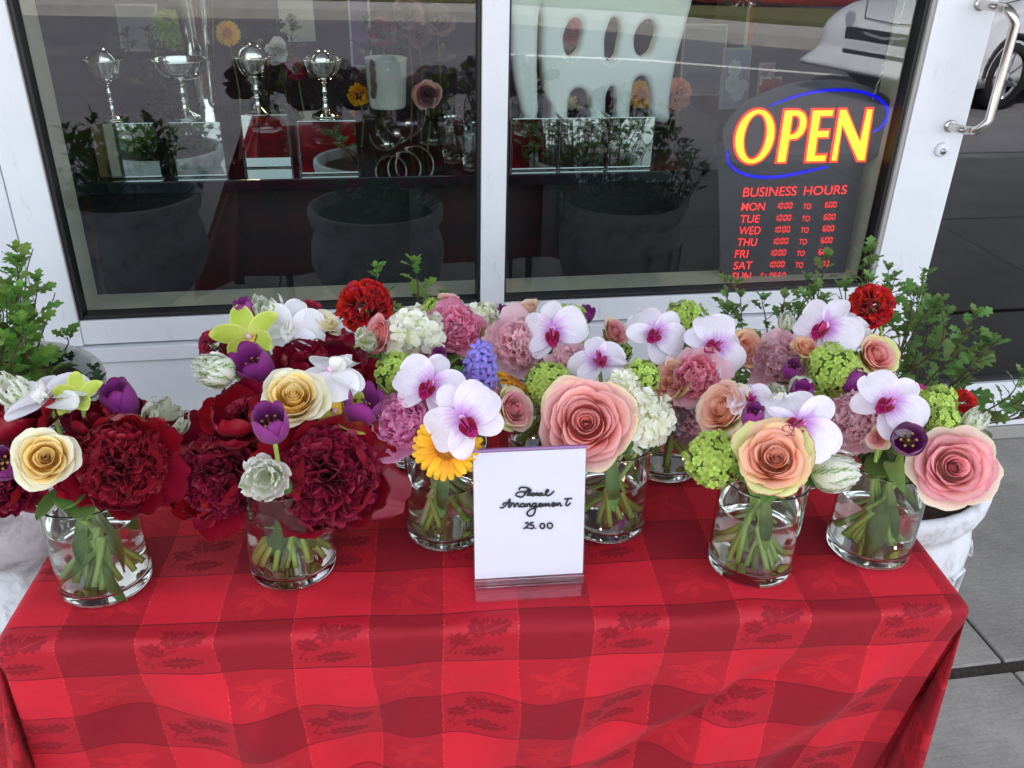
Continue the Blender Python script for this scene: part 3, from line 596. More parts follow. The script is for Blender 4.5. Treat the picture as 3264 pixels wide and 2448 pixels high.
# ---------------------------------------------------------------- price card
sg = empty('price_card', 'clear stand holding the handwritten Floral Arrangement 25.00 card', 'sign')
A0 = np.array([0.1105, -1.350, TZ + .0045]); A1 = np.array([0.2515, -1.357, TZ + .0045]); ew = (A1 - A0) / np.linalg.norm(A1 - A0); eb = np.cross((0, 0, 1), ew); lean = np.array([eb[0] * .20, eb[1] * .20, 0.98]); lean /= np.linalg.norm(lean); en = np.cross(ew, lean)   # en faces the viewer
SWD, SHT = 0.142, 0.184
sg.matrix_basis = Matrix(((ew[0], -en[0], lean[0], A0[0]), (ew[1], -en[1], lean[1], A0[1]), (ew[2], -en[2], lean[2], A0[2]), (0, 0, 0, 1)))
Minv = sg.matrix_basis.inverted()
bevel(box_ob('front_sheet', (0, -0.0016, 0.010), (SWD, -0.0002, SHT), M['acrylic_sheet'], sg), 0.0003)
box_ob('card', (0.0012, 0.0002, 0.011), (SWD - 0.0012, 0.0006, SHT - .001), M['paper'], sg)
bevel(box_ob('back_sheet', (0, 0.0009, 0.0015), (SWD, 0.003, SHT), M['acrylic'], sg), 0.0003)
box_ob('top_edge', (0, -0.0016, SHT + .0003), (SWD, 0.0035, SHT + .0035), M['purple_edge'], sg, 0.0004)
foot = MB().box((0, -0.030, 0.0), (SWD, 0.040, 0.0028)); fm = foot.mesh('foot', M['acrylic_sheet']); f_o = ob('foot', fm, sg, M=Matrix.Rotation(math.atan2(.2, .98), 4, 'X')); bevel(f_o, 0.0004)
ridge = MB().box((0, -0.004, 0.0), (SWD, -0.0018, 0.0095)).build('front_lip', M['acrylic'], sg)
def card_pt(cx, cy_):                                     # handwriting traced on the card's own plane
    px, py = 1450 + cx / 2.91, 1380 + cy_ / 2.91; d = ray(px, py); p0 = A0 + en * 0.00175; t = np.dot(p0 - CAMP, en) / np.dot(d, en)
    q = Minv @ Vector(CAMP + d * t); return (q.x, q.z)
strokes = [[(600,592),(575,587),(565,572),(580,556),(605,548),(640,545),(668,542)], [(690,512),(674,530),(657,560),(637,585),(612,597),(592,594)], [(598,532),(600,516),(622,505),(655,507),(692,516)], [(636,558),(668,553)],
 [(664,582),(690,560),(704,532),(694,526),(682,555),(684,580),(702,579)], [(702,579),(712,562),(726,560),(714,572),(717,583),(732,581),(739,568),(728,560),(746,563)],
 [(746,563),(750,580),(757,560),(765,556),(770,562),(767,579),(778,579)], [(808,560),(792,561),(782,575),(791,583),(805,575),(813,558),(809,578),(822,581)], [(822,581),(850,560),(868,532),(854,529),(842,560),(851,583),(882,576),(906,556),(922,538)],
 [(418,690),(436,696),(462,681),(487,650),(512,611)], [(512,611),(506,650),(500,688),(516,686)], [(446,672),(452,655),(482,648),(524,646)],
 [(516,686),(531,656),(546,655),(548,684),(562,682)], [(562,682),(574,656),(588,655),(590,684),(606,682)], [(642,655),(617,660),(609,680),(626,688),(640,676),(646,656),(646,684),(660,680)],
 [(660,684),(666,656),(668,684),(682,658),(696,657),(698,684),(712,680)], [(748,652),(724,660),(718,678),(735,683),(749,668),(754,648),(748,700),(736,750),(710,771),(680,766),(671,742),(700,711),(745,696),(775,682)],
 [(775,682),(800,668),(799,655),(783,659),(780,677),(795,686),(813,676)], [(813,676),(822,657),(824,681),(840,656),(848,661),(848,681),(864,655),(875,659),(875,680),(890,676)], [(896,672),(922,664),(923,650),(907,652),(899,668),(911,682),(932,674)],
 [(932,674),(946,652),(950,678),(966,651),(978,652),(980,677),(996,670)], [(1052,612),(1037,640),(1029,668),(1043,676),(1063,662),(1073,647)], [(1014,613),(1050,610),(1090,607)],
 [(652,843),(664,832),(680,840),(675,860),(655,880),(636,889),(660,881),(690,885)], [(732,832),(706,834),(700,856),(722,855),(731,872),(718,888),(695,885)], [(746,882),(754,888)],
 [(812 + 20 * math.cos(a), 864 - 23 * math.sin(a)) for a in np.linspace(1.5, 7.9, 12)], [(882 + 23 * math.cos(a), 861 - 25 * math.sin(a)) for a in np.linspace(1.5, 7.9, 12)]]
for wi, (a, b) in enumerate(((0, 9), (9, 23), (23, 28))):
    mb = MB()
    for s_ in strokes[a:b]:
        P2 = [card_pt(*p) for p in s_]; P3 = smooth_path([(x_, -0.00175, z_) for x_, z_ in P2], 5)
        mb.tube(P3, 0.00115 * (1 + .0 * wi), 5)
        mb.V[-1][:, 1] = -0.00175 + (mb.V[-1][:, 1] + 0.00175) * 0.12
    mb.build(('lettering', 'lettering', 'price')[wi], M['ink'], sg, True)
# ---------------------------------------------------------------- vases
V_OUT = []
def vase(key, x, y, label, r=0.0555, h=0.142, wl=0.098):
    e = empty('glass_vase', label, 'vase', (x, y, TZ + 0.0032), 'glass cylinder vases on the red cloth')
    t = 0.0028; b = 0.012; wl = wl + random.uniform(-.012, .010); h = h + random.uniform(-.004, .003)
    prof = [(0.0, 0.0), (r * .4, 0.0), (r * .76, 0), (r * .80, 0.0002), (r * .94, .0012), (r * .99, .004), (r, .009), (r, .012), (r, h * .5), (r, h - .003), (r, h - .001), (r - t * .3, h), (r - t * .7, h), (r - t, h - .001), (r - t, h - .003), (r - t, h * .5), (r - t, b + .012), (r - t, b + .008), (r - t - .003, b + .002), (r - t - .009, b + .0003), (r - t - .012, b), (r * .4, b), (0.0, b)]
    ob('glass', MB().lathe(prof, 56).mesh('glass', M['glass'], True), e)
    ri = r - t - .0004
    wp = [(0.0, b + .0004), (ri * .5, b + .0004), (ri - .013, b + .0006), (ri - .010, b + .0009), (ri - .003, b + .003), (ri, b + .009), (ri, b + .012), (ri, wl - .004), (ri, wl - .0015), (ri - .0008, wl - .0008), (ri - .003, wl - .0018), (ri - .005, wl - .002), (ri * .5, wl - .002), (0.0, wl - .002)]
    ob('water', MB().lathe(wp, 56).mesh('water', M['water'], True), e)
    return dict(e=e, x=x, y=y, r=r, h=h, c=np.array([x, y, TZ + h + .03]), b=b)
VA = {}
for k, x, y, lab in [('A', -.352, -1.272, 'front left clear vase under the yellow rose and dark red peony'), ('B', -.119, -1.272, 'clear vase under the cluster of crimson peonies and purple tulip'),
                     ('C', .088, -1.222, 'clear vase left of the price card under the yellow gerbera'), ('D', .312, -1.236, 'clear vase right of the price card under the big salmon rose'),
                     ('E', .262, -1.03, 'clear vase in the back row behind the salmon rose'), ('F', .442, -1.105, 'clear vase left of the lime viburnum ball at middle right'),
                     ('G', .483, -1.350, 'clear vase at front right under the peach rose'), ('H', .660, -1.340, 'clear vase by the right corner under the large blush rose'),
                     ('I', -.115, -1.075, 'back row vase hidden behind the crimson peonies'), ('J', .062, -1.020, 'back row vase under the bright pink peony'), ('L', .640, -1.150, 'back row vase under the pale orchids at right')]:
    VA[k] = vase(k, x, y, lab)

# ---------------------------------------------------------------- petals
def profile(psi, L, m=9, r0=0.02):
    t = np.linspace(0, 1, m * 4); a = np.radians(np.interp(t, [p[0] for p in psi], [p[1] for p in psi])); dt = L / (len(t) - 1)
    r = r0 + np.concatenate([[0], np.cumsum((np.sin(a[1:]) + np.sin(a[:-1])) / 2 * dt)]); z = np.concatenate([[0], np.cumsum((np.cos(a[1:]) + np.cos(a[:-1])) / 2 * dt)])
    return t, r, z
def cyl_petal(L, W, psi, th=0.0, tip=0.25, tpow=2.4, n=8, m=9, ruf=0.0, rf=3.0, r0=0.02, z0=0.0, tri=0.35, curl=0.0, notch=0.0, wb=0.35, rag=0.0, seed=0):
    g = np.random.default_rng(seed); tt, rr, zz = profile(psi, L, r0=r0); s = np.linspace(-1, 1, n); t = np.linspace(0, 1, m)
    S_, T_ = np.meshgrid(s, t); te = T_ * (1 - tip * np.abs(S_) ** tpow - notch * np.exp(-(S_ / .16) ** 2) - rag * g.random(n)[None, :] * T_)
    R = np.interp(te, tt, rr); Z = np.interp(te, tt, zz)
    wp = np.where(T_ < .6, wb + (1 - wb) * np.sin(np.clip(T_ / .6, 0, 1) * math.pi / 2), 1 - tri * np.clip((T_ - .6) / .4, 0, 1) ** 2)
    half = np.minimum(W * wp / np.maximum(R, 0.10), 2.6); th_ = th + S_ * half
    ph = g.random(3) * 6.28
    rd = ruf * (np.sin(rf * S_ * math.pi + ph[0]) * .6 + np.sin(rf * 1.9 * S_ * math.pi + ph[1]) * .4) * T_ ** 2
    R = R + rd - curl * (S_ ** 2) * R * T_; Z = Z + z0 + rd * .5 * np.cos(ph[2])
    V = np.stack([R * np.cos(th_), R * np.sin(th_), Z], -1).reshape(-1, 3); UV = np.stack([(S_ + 1) / 2, T_], -1).reshape(-1, 2)
    return V, grid_faces(n, m), UV
def flat_petal(L, W, a=0.5, b=0.4, bend=(0, 0), cup=0.0, n=7, m=9, ruf=0.0, rf=3, seed=0, rag=0.0, b0=0.05, fold=0.0):
    """petal lying along +X, width by t^a (1-t)^b, bending up (+Z) through the angles bend, cupped across"""
    g = np.random.default_rng(seed); t = (1 - np.cos(np.linspace(0, math.pi, m))) / 2; t[-1] = 0.999; s = np.linspace(-1, 1, n)
    pk = a / (a + b); w_ = (np.clip(t, 1e-4, 1) ** a * np.clip(1 - t, 1e-4, 1) ** b) / (pk ** a * (1 - pk) ** b); w_ = np.maximum(w_, b0 * (1 - t))
    ang = np.radians(np.linspace(bend[0], bend[1], m)); dt = np.diff(t, prepend=0)
    X = np.cumsum(np.cos(ang) * dt) * L; Z = np.cumsum(np.sin(ang) * dt) * L
    V = []; UV = []; ph = g.random(2) * 6.28; rg = g.random(n)
    for j in range(m):
        nx, nz = -math.sin(ang[j]), math.cos(ang[j])
        for i in range(n):
            q = s[i]; c = cup * q * q * w_[j] * W + fold * abs(q) * w_[j] * W + ruf * math.sin(rf * q * math.pi + ph[0] + 5 * t[j]) * t[j] * abs(q)
            e = -rag * rg[i] * t[j] ** 2
            V.append((X[j] + nx * c + math.cos(ang[j]) * e, q * W * w_[j], Z[j] + nz * c + math.sin(ang[j]) * e)); UV.append(((q + 1) / 2, t[j]))
    return V, grid_faces(n, m), UV
def pm(name, args, mat): return mesh(name, args[0], args[1], mat, args[2])
RX = lambda d: Matrix.Rotation(R_(d), 4, 'X'); RY = lambda d: Matrix.Rotation(R_(d), 4, 'Y'); RZ = lambda d: Matrix.Rotation(R_(d), 4, 'Z'); TR = lambda x, y, z: Matrix.Translation((x, y, z)); SC = lambda k: Matrix.Scale(k, 4)
CACHE = {}
def cached(key, fn):
    if key not in CACHE: CACHE[key] = fn()
    return CACHE[key]
# each builder returns [(part name, mesh, matrix)], flower radius 1, facing +Z
def rose(seed, min_, mout, n=32, open_=1.0, mouter2=None):
    g = np.random.default_rng(seed); L = []; acc = 0
    cx, cy_ = g.normal(0, .05, 2)
    for i in range(n):
        u = (i + .5) / n; acc += 2.3 + g.uniform(-.5, .5); th = acc; o = open_ * g.uniform(.86, 1.14)
        if u < .30:                                       # tight heart, petals wrapped on one another
            k = u / .30; psi = [(0, 6 + 74 * k), (.15, 3 + 22 * k), (.55, 1 + 8 * k), (.9, -4 + 12 * k), (1, 2 + 48 * k)]; Ln = .92 + .06 * k; W = .26 + .22 * k; r0 = .015 + .03 * k; rf_ = .006; tp = .10
        else:
            k = (u - .30) / .70; psi = [(0, 84), (.22, 46 + 28 * k * o), (.55, 6 + 36 * k * o), (.80, -2 + 58 * k * o + g.normal(0, 4)), (.92, 14 + 74 * k * o + g.normal(0, 10)), (1, 50 + 92 * k * o + g.normal(0, 20))]; Ln = 1.06 + .36 * k + g.uniform(-.06, .06); W = .52 + .46 * k; r0 = .04; rf_ = .012 + .030 * k; tp = .12 + .08 * g.random()
        a = cyl_petal(Ln, W, psi, th, tip=tp, tpow=2.8, n=9 if u < .4 else 13, m=10 if u < .4 else 12, ruf=rf_, rf=1.2 + g.random() * 1.3, r0=r0, z0=-.12 * u + g.uniform(-.03, .03), tri=.10, curl=.03, wb=.5, seed=seed * 99 + i)
        f = 1 - u; a[0][:, 0] += cx * f; a[0][:, 1] += cy_ * f
        t_ = R_(g.normal(0, 7)) * u; a[0][:, 2] += a[0][:, 0] * t_
        mt = min_ if u < .66 else mout
        if mouter2 and u > .87: mt = mouter2
        L.append(('petal', pm('petal', a, mt), None))
    cal = MB()
    for k in range(5): v, f, uv = flat_petal(.75, .12, .5, .8, (60, -30), n=5, m=7, seed=k); v = np.array(v); c, s = math.cos(k * 1.257), math.sin(k * 1.257); v = np.stack([v[:, 0] * c - v[:, 1] * s, v[:, 0] * s + v[:, 1] * c, v[:, 2] - .12], 1); cal.add(v, f, uv)
    L.append(('calyx', cal.mesh('calyx', M['leaf'], True), None)); return L
def petaloid(L, W, seed, curl=.35, rag=.18, n=5, m=6):
    return flat_petal(L, W, .55, .12, (math.degrees(-curl) * .5 + 0, math.degrees(curl)), .5, n, m, ruf=.06 * L, rf=2.5, seed=seed, rag=rag * L)
def mass(seed, mat, count, Lr, Wr, R, pol=80, zc=.1, rag=.18, inner=.45, sq=1.0):
    g = np.random.default_rng(seed); mb = MB()
    for i in range(count):
        cp = 1 - (i + .5) / count * (1 - math.cos(R_(pol))); sp = math.sqrt(max(0, 1 - cp * cp)); th = i * 2.39996 + g.random() * .6
        d = Vector((sp * math.cos(th), sp * math.sin(th), cp)); L_ = g.uniform(*Lr); W_ = g.uniform(*Wr)
        v, f, uv = petaloid(L_, W_, seed + i, g.uniform(-.7, .9), rag)
        q = Vector((1, 0, 0)).rotation_difference((d + Vector(g.normal(0, .42, 3))).normalized()); rot = q.to_matrix().to_4x4() @ RX(math.degrees(th) + 90 + g.normal(0, 40))
        # width runs across the outward direction
        mt = np.array(rot.to_3x3()); vv = np.asarray(v) @ mt.T + np.array(d) * (R - L_ * .92) * (1 + g.normal(0, .05)); vv[:, 2] = vv[:, 2] * sq + zc
        mb.add(vv, f, uv)
    return mb
def peony(seed, guard, inner, ng=9, L=1.16, W=.60, cnt=330, R=.74, cup=1.0, big=0, inner2=None, over=0):
    g = np.random.default_rng(seed); P = []
    for i in range(ng):
        th = i * 2 * math.pi / ng * 1.0 + (i % 2) * .25 + g.random() * .5; op = g.uniform(-18, 30) * 1.3
        a = cyl_petal(L * g.uniform(.86, 1.12), W * g.uniform(.8, 1.15), [(0, 95), (.35, 74 + op * .4), (.7, 44 + op), (.9, 10 + op * 1.5), (1, -14 + op * 1.8)], th, tip=.20, n=12, m=12, ruf=.06, rf=1.5 + g.random(), r0=.05, z0=-.08 + .04 * (i % 2), seed=seed * 31 + i, tri=.3, notch=.08 * (g.random() > .5))
        P.append(('petal', pm('petal', a, guard), None))
    for i in range(big):
        cp = 1 - (i + .5) / big * .95; sp = math.sqrt(1 - cp * cp); th = i * 2.4
        u = i / big
        a = cyl_petal(.75 + .2 * u, .26 + .16 * u, [(0, 20 + 65 * u), (.4, 10 + 50 * u), (.75, -25 + 40 * u), (1, -50 + 50 * u)], th, tip=.1, n=8, m=8, ruf=.07, rf=3, r0=.05 + .1 * u, z0=.0, rag=.10, seed=seed * 17 + i)
        P.append(('petal', pm('petal', a, inner2 or guard), None))
    for i in range(over):
        th = seed * 1.7 + i * 2.5; a = cyl_petal(L * .92, W * .9, [(0, 92), (.32, 66), (.6, 14), (.85, -34), (1, -50 + 50 * (i % 2))], th, tip=.24, n=11, m=12, ruf=.05, rf=1.6, r0=.05, z0=.02, seed=seed * 71 + i, tri=.35)
        P.append(('petal', pm('petal', a, guard), None))
    mm = mass(seed, inner, cnt, (.30, .60), (.08, .20), R, 92, .08)
    P.append(('ruffled_heart', mm.mesh('ruffled_heart', inner, True), 'stuff')); return P
def tulip(seed, mo, mi, op=0.0, n=6, L=2.0):
    g = np.random.default_rng(seed); P = []
    for i in range(n):
        inn = i % 2; th = i * 2 * math.pi / n + g.normal(0, .06)
        a = cyl_petal(L * (.97 + .05 * g.random()), .80 * (.92 if inn else 1), [(0, 92), (.20, 66), (.36, 14 + op * .6), (.75, -12 + op * .7), (1, -10 + op + g.uniform(-6, 6))], th, tip=.20, tpow=2.0, n=9, m=12, ruf=.03, rf=1.2, r0=.03, z0=.03 * inn, tri=.42, wb=.3, seed=seed * 7 + i)
        if inn: a[0][:, :2] *= .93
        P.append(('petal', pm('petal', a, mo), None))
    st_ = MB()
    for k in range(6): c, s = math.cos(k * 1.05), math.sin(k * 1.05); st_.tube([(.05 * c, .05 * s, .1), (.2 * c, .2 * s, .55), (.3 * c, .3 * s, .95)], [.03, .03, .07], 6)
    st_.tube([(0, 0, .1), (0, 0, .8)], [.12, .08], 6); P.append(('stamens', st_.mesh('stamens', M['gold'], True), None)); return P
def parrot(seed, op=0.0, n=10, L=1.9, dbl=False):
    g = np.random.default_rng(seed); P = []
    for i in range(n):
        u = i / n; th = i * 2.4 + g.normal(0, .15)
        a = cyl_petal(L * g.uniform(.82, 1.08) * (.8 if dbl else 1), .60 * g.uniform(.7, 1.1), [(0, 85), (.25, 60 - 20 * (1 - u)), (.5, 8 + op + 10 * u), (.8, -22 + op + g.uniform(-10, 14)), (1, -20 + op + g.uniform(-25, 50) * u)], th, tip=.24, n=9, m=10, ruf=.09, rf=2.2, r0=.03, tri=.5, wb=.35, rag=.09, seed=seed * 13 + i)
        a[0][:, :2] *= (.40 + .62 * u) if dbl else (.72 + .3 * u); P.append(('petal', pm('petal', a, M['parrot_white' if dbl and i % 4 else 'parrot']), None))
    return P
def orchid(seed, mat, lipm=None, open_=0):
    g = np.random.default_rng(seed); P = []
    for k, (ang, L, W, z, a, b) in enumerate([(90, .98, .34, -.06, .60, .50), (224, 1.0, .33, -.06, .62, .5), (316, 1.0, .33, -.06, .62, .5), (8 + g.uniform(-8, 8), 1.02 * g.uniform(.94, 1.04), .60 * g.uniform(.86, 1.06), 0.0, .5, .40), (172 + g.uniform(-8, 8), 1.02 * g.uniform(.94, 1.04), .60 * g.uniform(.86, 1.06), 0.0, .5, .40)]):
        v, f, uv = flat_petal(L, W, a, b, (22 + g.uniform(-14, 16), -40 + g.uniform(-24, 24)) if k > 2 else (6 + g.uniform(-8, 16), -18 + g.uniform(-26, 16)), .16 + .12 * g.random(), 11, 12, ruf=.045, rf=1.3, seed=seed * 5 + k)
        P.append(('petal' if k > 2 else 'sepal', pm('petal', (v, f, uv), mat), TR(0, 0, z) @ RZ(ang + g.normal(0, 3))))
    lm = lipm or M['orchid_lip']
    for s in (-1, 1):
        v, f, uv = flat_petal(.46, .24, .5, .30, (50, 100), .55, 7, 8, seed=3); P.append(('lip_lobe', pm('lip_lobe', (v, f, uv), lm), TR(0.03 * s, -.05, .03) @ RZ(-90 + s * 62) @ RX(s * 25)))
    v, f, uv = flat_petal(.50, .22, .4, .55, (38, 5), .55, 7, 8, seed=4, fold=.3); P.append(('lip', pm('lip', (v, f, uv), lm), TR(0, -.06, .02) @ RZ(-90)))
    tn = MB()
    for s in (-1, 1): tn.tube(smooth_path([(s * .02, -.46, .22), (s * .08, -.52, .30), (s * .12, -.44, .40), (s * .06, -.36, .42), (s * .02, -.38, .36)], 4), .010, 5)
    P.append(('tendril', tn.mesh('tendril', lm, True), None))
    cl = MB().lathe([(0, .02), (.07, .0), (.075, .08), (.055, .16), (0, .19)], 12); P.append(('column', cl.mesh('column', M['orchid_col'], True), TR(0, .02, .02) @ RX(-25))); return P
def cymbid(seed, lip=True, op=30):
    g = np.random.default_rng(seed); P = []
    for k, ang in enumerate((90, 162, 234, 306, 18)):
        v, f, uv = flat_petal(1.0 * g.uniform(.92, 1.06), .31, .55, .62, (op + g.uniform(-8, 8), op * .4 - 20 + g.uniform(-10, 10)), .30, 9, 10, seed=seed + k)
        P.append(('petal', pm('petal', (v, f, uv), M['cymbidium']), TR(0, 0, .01 * k) @ RZ(ang + g.normal(0, 5))))
    v, f, uv = flat_petal(.42, .2, .4, .4, (70, 10), .5, 7, 8, seed=4); P.append(('lip', pm('lip', (v, f, uv), M['lip_yellow']), RZ(-90)))
    cl = MB().lathe([(0, .0), (.07, .0), (.06, .22), (0, .27)], 10); P.append(('column', cl.mesh('column', M['orchid_col'], True), None)); return P
def floret_mesh(mat, np_=5, wav=.1, seed=0, asp=.46):
    g = np.random.default_rng(seed); mb = MB()
    for k in range(np_):
        a = k * 2 * math.pi / np_ + g.normal(0, .08); c, s = math.cos(a), math.sin(a); w_ = asp * g.uniform(.9, 1.1); z = g.normal(0, wav, 6)
        pts = [(0, 0, 0), (.35, -w_ * .6, .03 + z[0] * .3), (.8, -w_, .06 + z[1]), (1.05, -w_ * .3, .02 + z[2]), (1.05, w_ * .3, .02 + z[3]), (.8, w_, .06 + z[4]), (.35, w_ * .6, .03 + z[5] * .3), (.6, 0, -.02)]
        V = [(x * c - y * s, x * s + y * c, q) for x, y, q in pts]; UV = [((y / w_ + 1) / 2, min(1, x)) for x, y, q in pts]
        mb.add(V, [(0, 1, 7), (1, 2, 7), (2, 3, 7), (3, 4, 7), (4, 5, 7), (5, 6, 7), (6, 0, 7)], UV)
    return mb.mesh('floret', mat, True)
def ball(seed, mat, core, cnt=110, fr=.19, R=.86, pol=128, np_=5, wav=.1, tilt=.28, sq=.9, asp=.46, nm='floret'):
    g = np.random.default_rng(seed); P = []; ms = [cached(('fl', mat.name, k, np_, wav), lambda k=k: floret_mesh(mat, np_, wav, k, asp)) for k in range(4)]
    for i in range(cnt):
        cp = 1 - (i + .5) / cnt * (1 - math.cos(R_(pol))); sp = math.sqrt(max(0, 1 - cp * cp)); th = i * 2.39996 + g.random() * .3
        d = Vector((sp * math.cos(th), sp * math.sin(th), cp)); n_ = (d + Vector(g.normal(0, tilt, 3))).normalized(); r = R * (1 + g.normal(0, .045) + .06 * math.sin(th * 3 + seed) * sp)
        P.append((nm, ms[i % 4], TR(*(d * r)) @ Vector((0, 0, 1)).rotation_difference(n_).to_matrix().to_4x4() @ RZ(g.uniform(0, 360)) @ SC(fr * g.uniform(.85, 1.15))))
    P.append(('flower_core', cached(('core', core.name), lambda: MB().lathe([(0.001, -.66), (.35, -.62), (.62, -.35), (.72, 0), (.64, .36), (.38, .64), (.001, .74)], 16).mesh('flower_core', core, True)), None)); return P
def gerbera(seed):
    g = np.random.default_rng(seed); P = []
    for ring, (n, L, r, z, e) in enumerate(((26, .74, .26, 0, -4), (24, .66, .24, .05, 6))):
        for k in range(n):
            me = cached(('ger', ring, k % 3), lambda: pm('petal', flat_petal(L, .105, .25, .22, (e + 6, e - 14 + 4 * (k % 3)), .35, 5, 7, seed=k), M['gerbera']))
            P.append(('petal', me, RZ(360 * (k + .5 * ring) / n + g.normal(0, 1.6)) @ TR(r, 0, z) @ RY(g.normal(0, 3)) @ SC(g.uniform(.95, 1.05))))
    mb = MB().lathe([(0.001, .13), (.12, .14), (.22, .12), (.33, .09), (.36, .02)], 28)
    for i in range(150):
        r = .34 * math.sqrt((i + .5) / 150); a = i * 2.4; mb.tube([(r * math.cos(a), r * math.sin(a), .10), (r * 1.12 * math.cos(a), r * 1.12 * math.sin(a), .19 + .03 * (r > .2))], [.018, .008], 4)
    P.append(('flower_centre', mb.mesh('flower_centre', M['gerbera_c'], True), None)); return P
def hyacinth(seed):
    g = np.random.default_rng(seed); P = []
    def fl(k):
        mb = MB().tube([(0, 0, 0), (.10, 0, 0), (.24, 0, .01), (.34, 0, .02)], [.05, .075, .06, .085], 8, cap=False)
        for q in range(6):
            v, f, uv = flat_petal(.34, .07, .35, .6, (20 + 8 * (q % 2), 150), .3, 5, 8, seed=q + k); a = q * math.pi / 3; v = np.array(v)
            x, y, z = v[:, 0], v[:, 1], v[:, 2]; rad = z * .95 + .06; v2 = np.stack([.33 + x * .8, rad * math.cos(a) - y * math.sin(a), rad * math.sin(a) + y * math.cos(a) + .02], 1); uv = np.array(uv); uv[:, 1] = .45 + .55 * uv[:, 1]; mb.add(v2, f, uv)
        return mb.mesh('floret', M['hyacinth'], True)
    ms = [cached(('hy', k), lambda k=k: fl(k)) for k in range(3)]
    i = 0
    for lv in range(7):
        z = -.95 + lv * .30; n = (6, 7, 7, 6, 6, 5, 4)[lv]
        for k in range(n):
            e = -18 + lv * 13 + g.normal(0, 14); P.append(('floret', ms[i % 3], TR(0, 0, z + g.normal(0, .05)) @ RZ(360 * (k + .5 * (lv % 2)) / n + g.normal(0, 9)) @ RY(-e) @ TR(.06, 0, 0) @ RX(g.uniform(0, 60)) @ SC(1.62 * g.uniform(.85, 1.1) * (1 if lv < 5 else .8)))); i += 1
    P.append(('flower_stalk', MB().tube([(0, 0, -1.1), (0, 0, 1.0)], [.09, .05], 8).mesh('flower_stalk', M['stem_dk'], True), None)); return P
def ruffle(seed, mat, cnt=190, L=(.4, .62), W=(.16, .30), R=.98, pol=118, rag=.12):
    P = []; g = np.random.default_rng(seed); ms = [cached(('rf', mat.name, k), lambda k=k: pm('petal', petaloid(.5, .24, k, .6 - .25 * k, rag), mat)) for k in range(5)]
    for i in range(cnt):
        cp = 1 - (i + .5) / cnt * (1 - math.cos(R_(pol))); sp = math.sqrt(max(0, 1 - cp * cp)); th = i * 2.39996 + g.random() * .5
        d = Vector((sp * math.cos(th), sp * math.sin(th), cp)); q = Vector((1, 0, 0)).rotation_difference((d + Vector(g.normal(0, .25, 3))).normalized()).to_matrix().to_4x4()
        s = g.uniform(.8, 1.15); P.append(('petal', ms[i % 5], TR(*(d * (R - .46 * s) * (1 + g.normal(0, .05)))) @ q @ RX(g.uniform(0, 360)) @ SC(s)))
    return P
def leaf_mesh(kind, seed=0):
    if kind == 'strap': return pm('leaf', flat_petal(1.0, .16, .35, .7, (20 + 10 * (seed % 3), -70 - 10 * (seed % 2)), .5, 7, 12, seed=seed), M['leaf_tulip'])
    if kind == 'rose': return pm('leaf', flat_petal(1.0, .34, .6, .55, (5, -25), .2, 7, 9, seed=seed, rag=.05, ruf=.03, rf=2), M['leaf'])
    if kind == 'water': return pm('leaf', flat_petal(1.0, .125, .5, .6, (0, 30 - 24 * (seed % 3)), .6, 7, 10, seed=seed, ruf=.03, rf=1), M['leaf_tulip'])
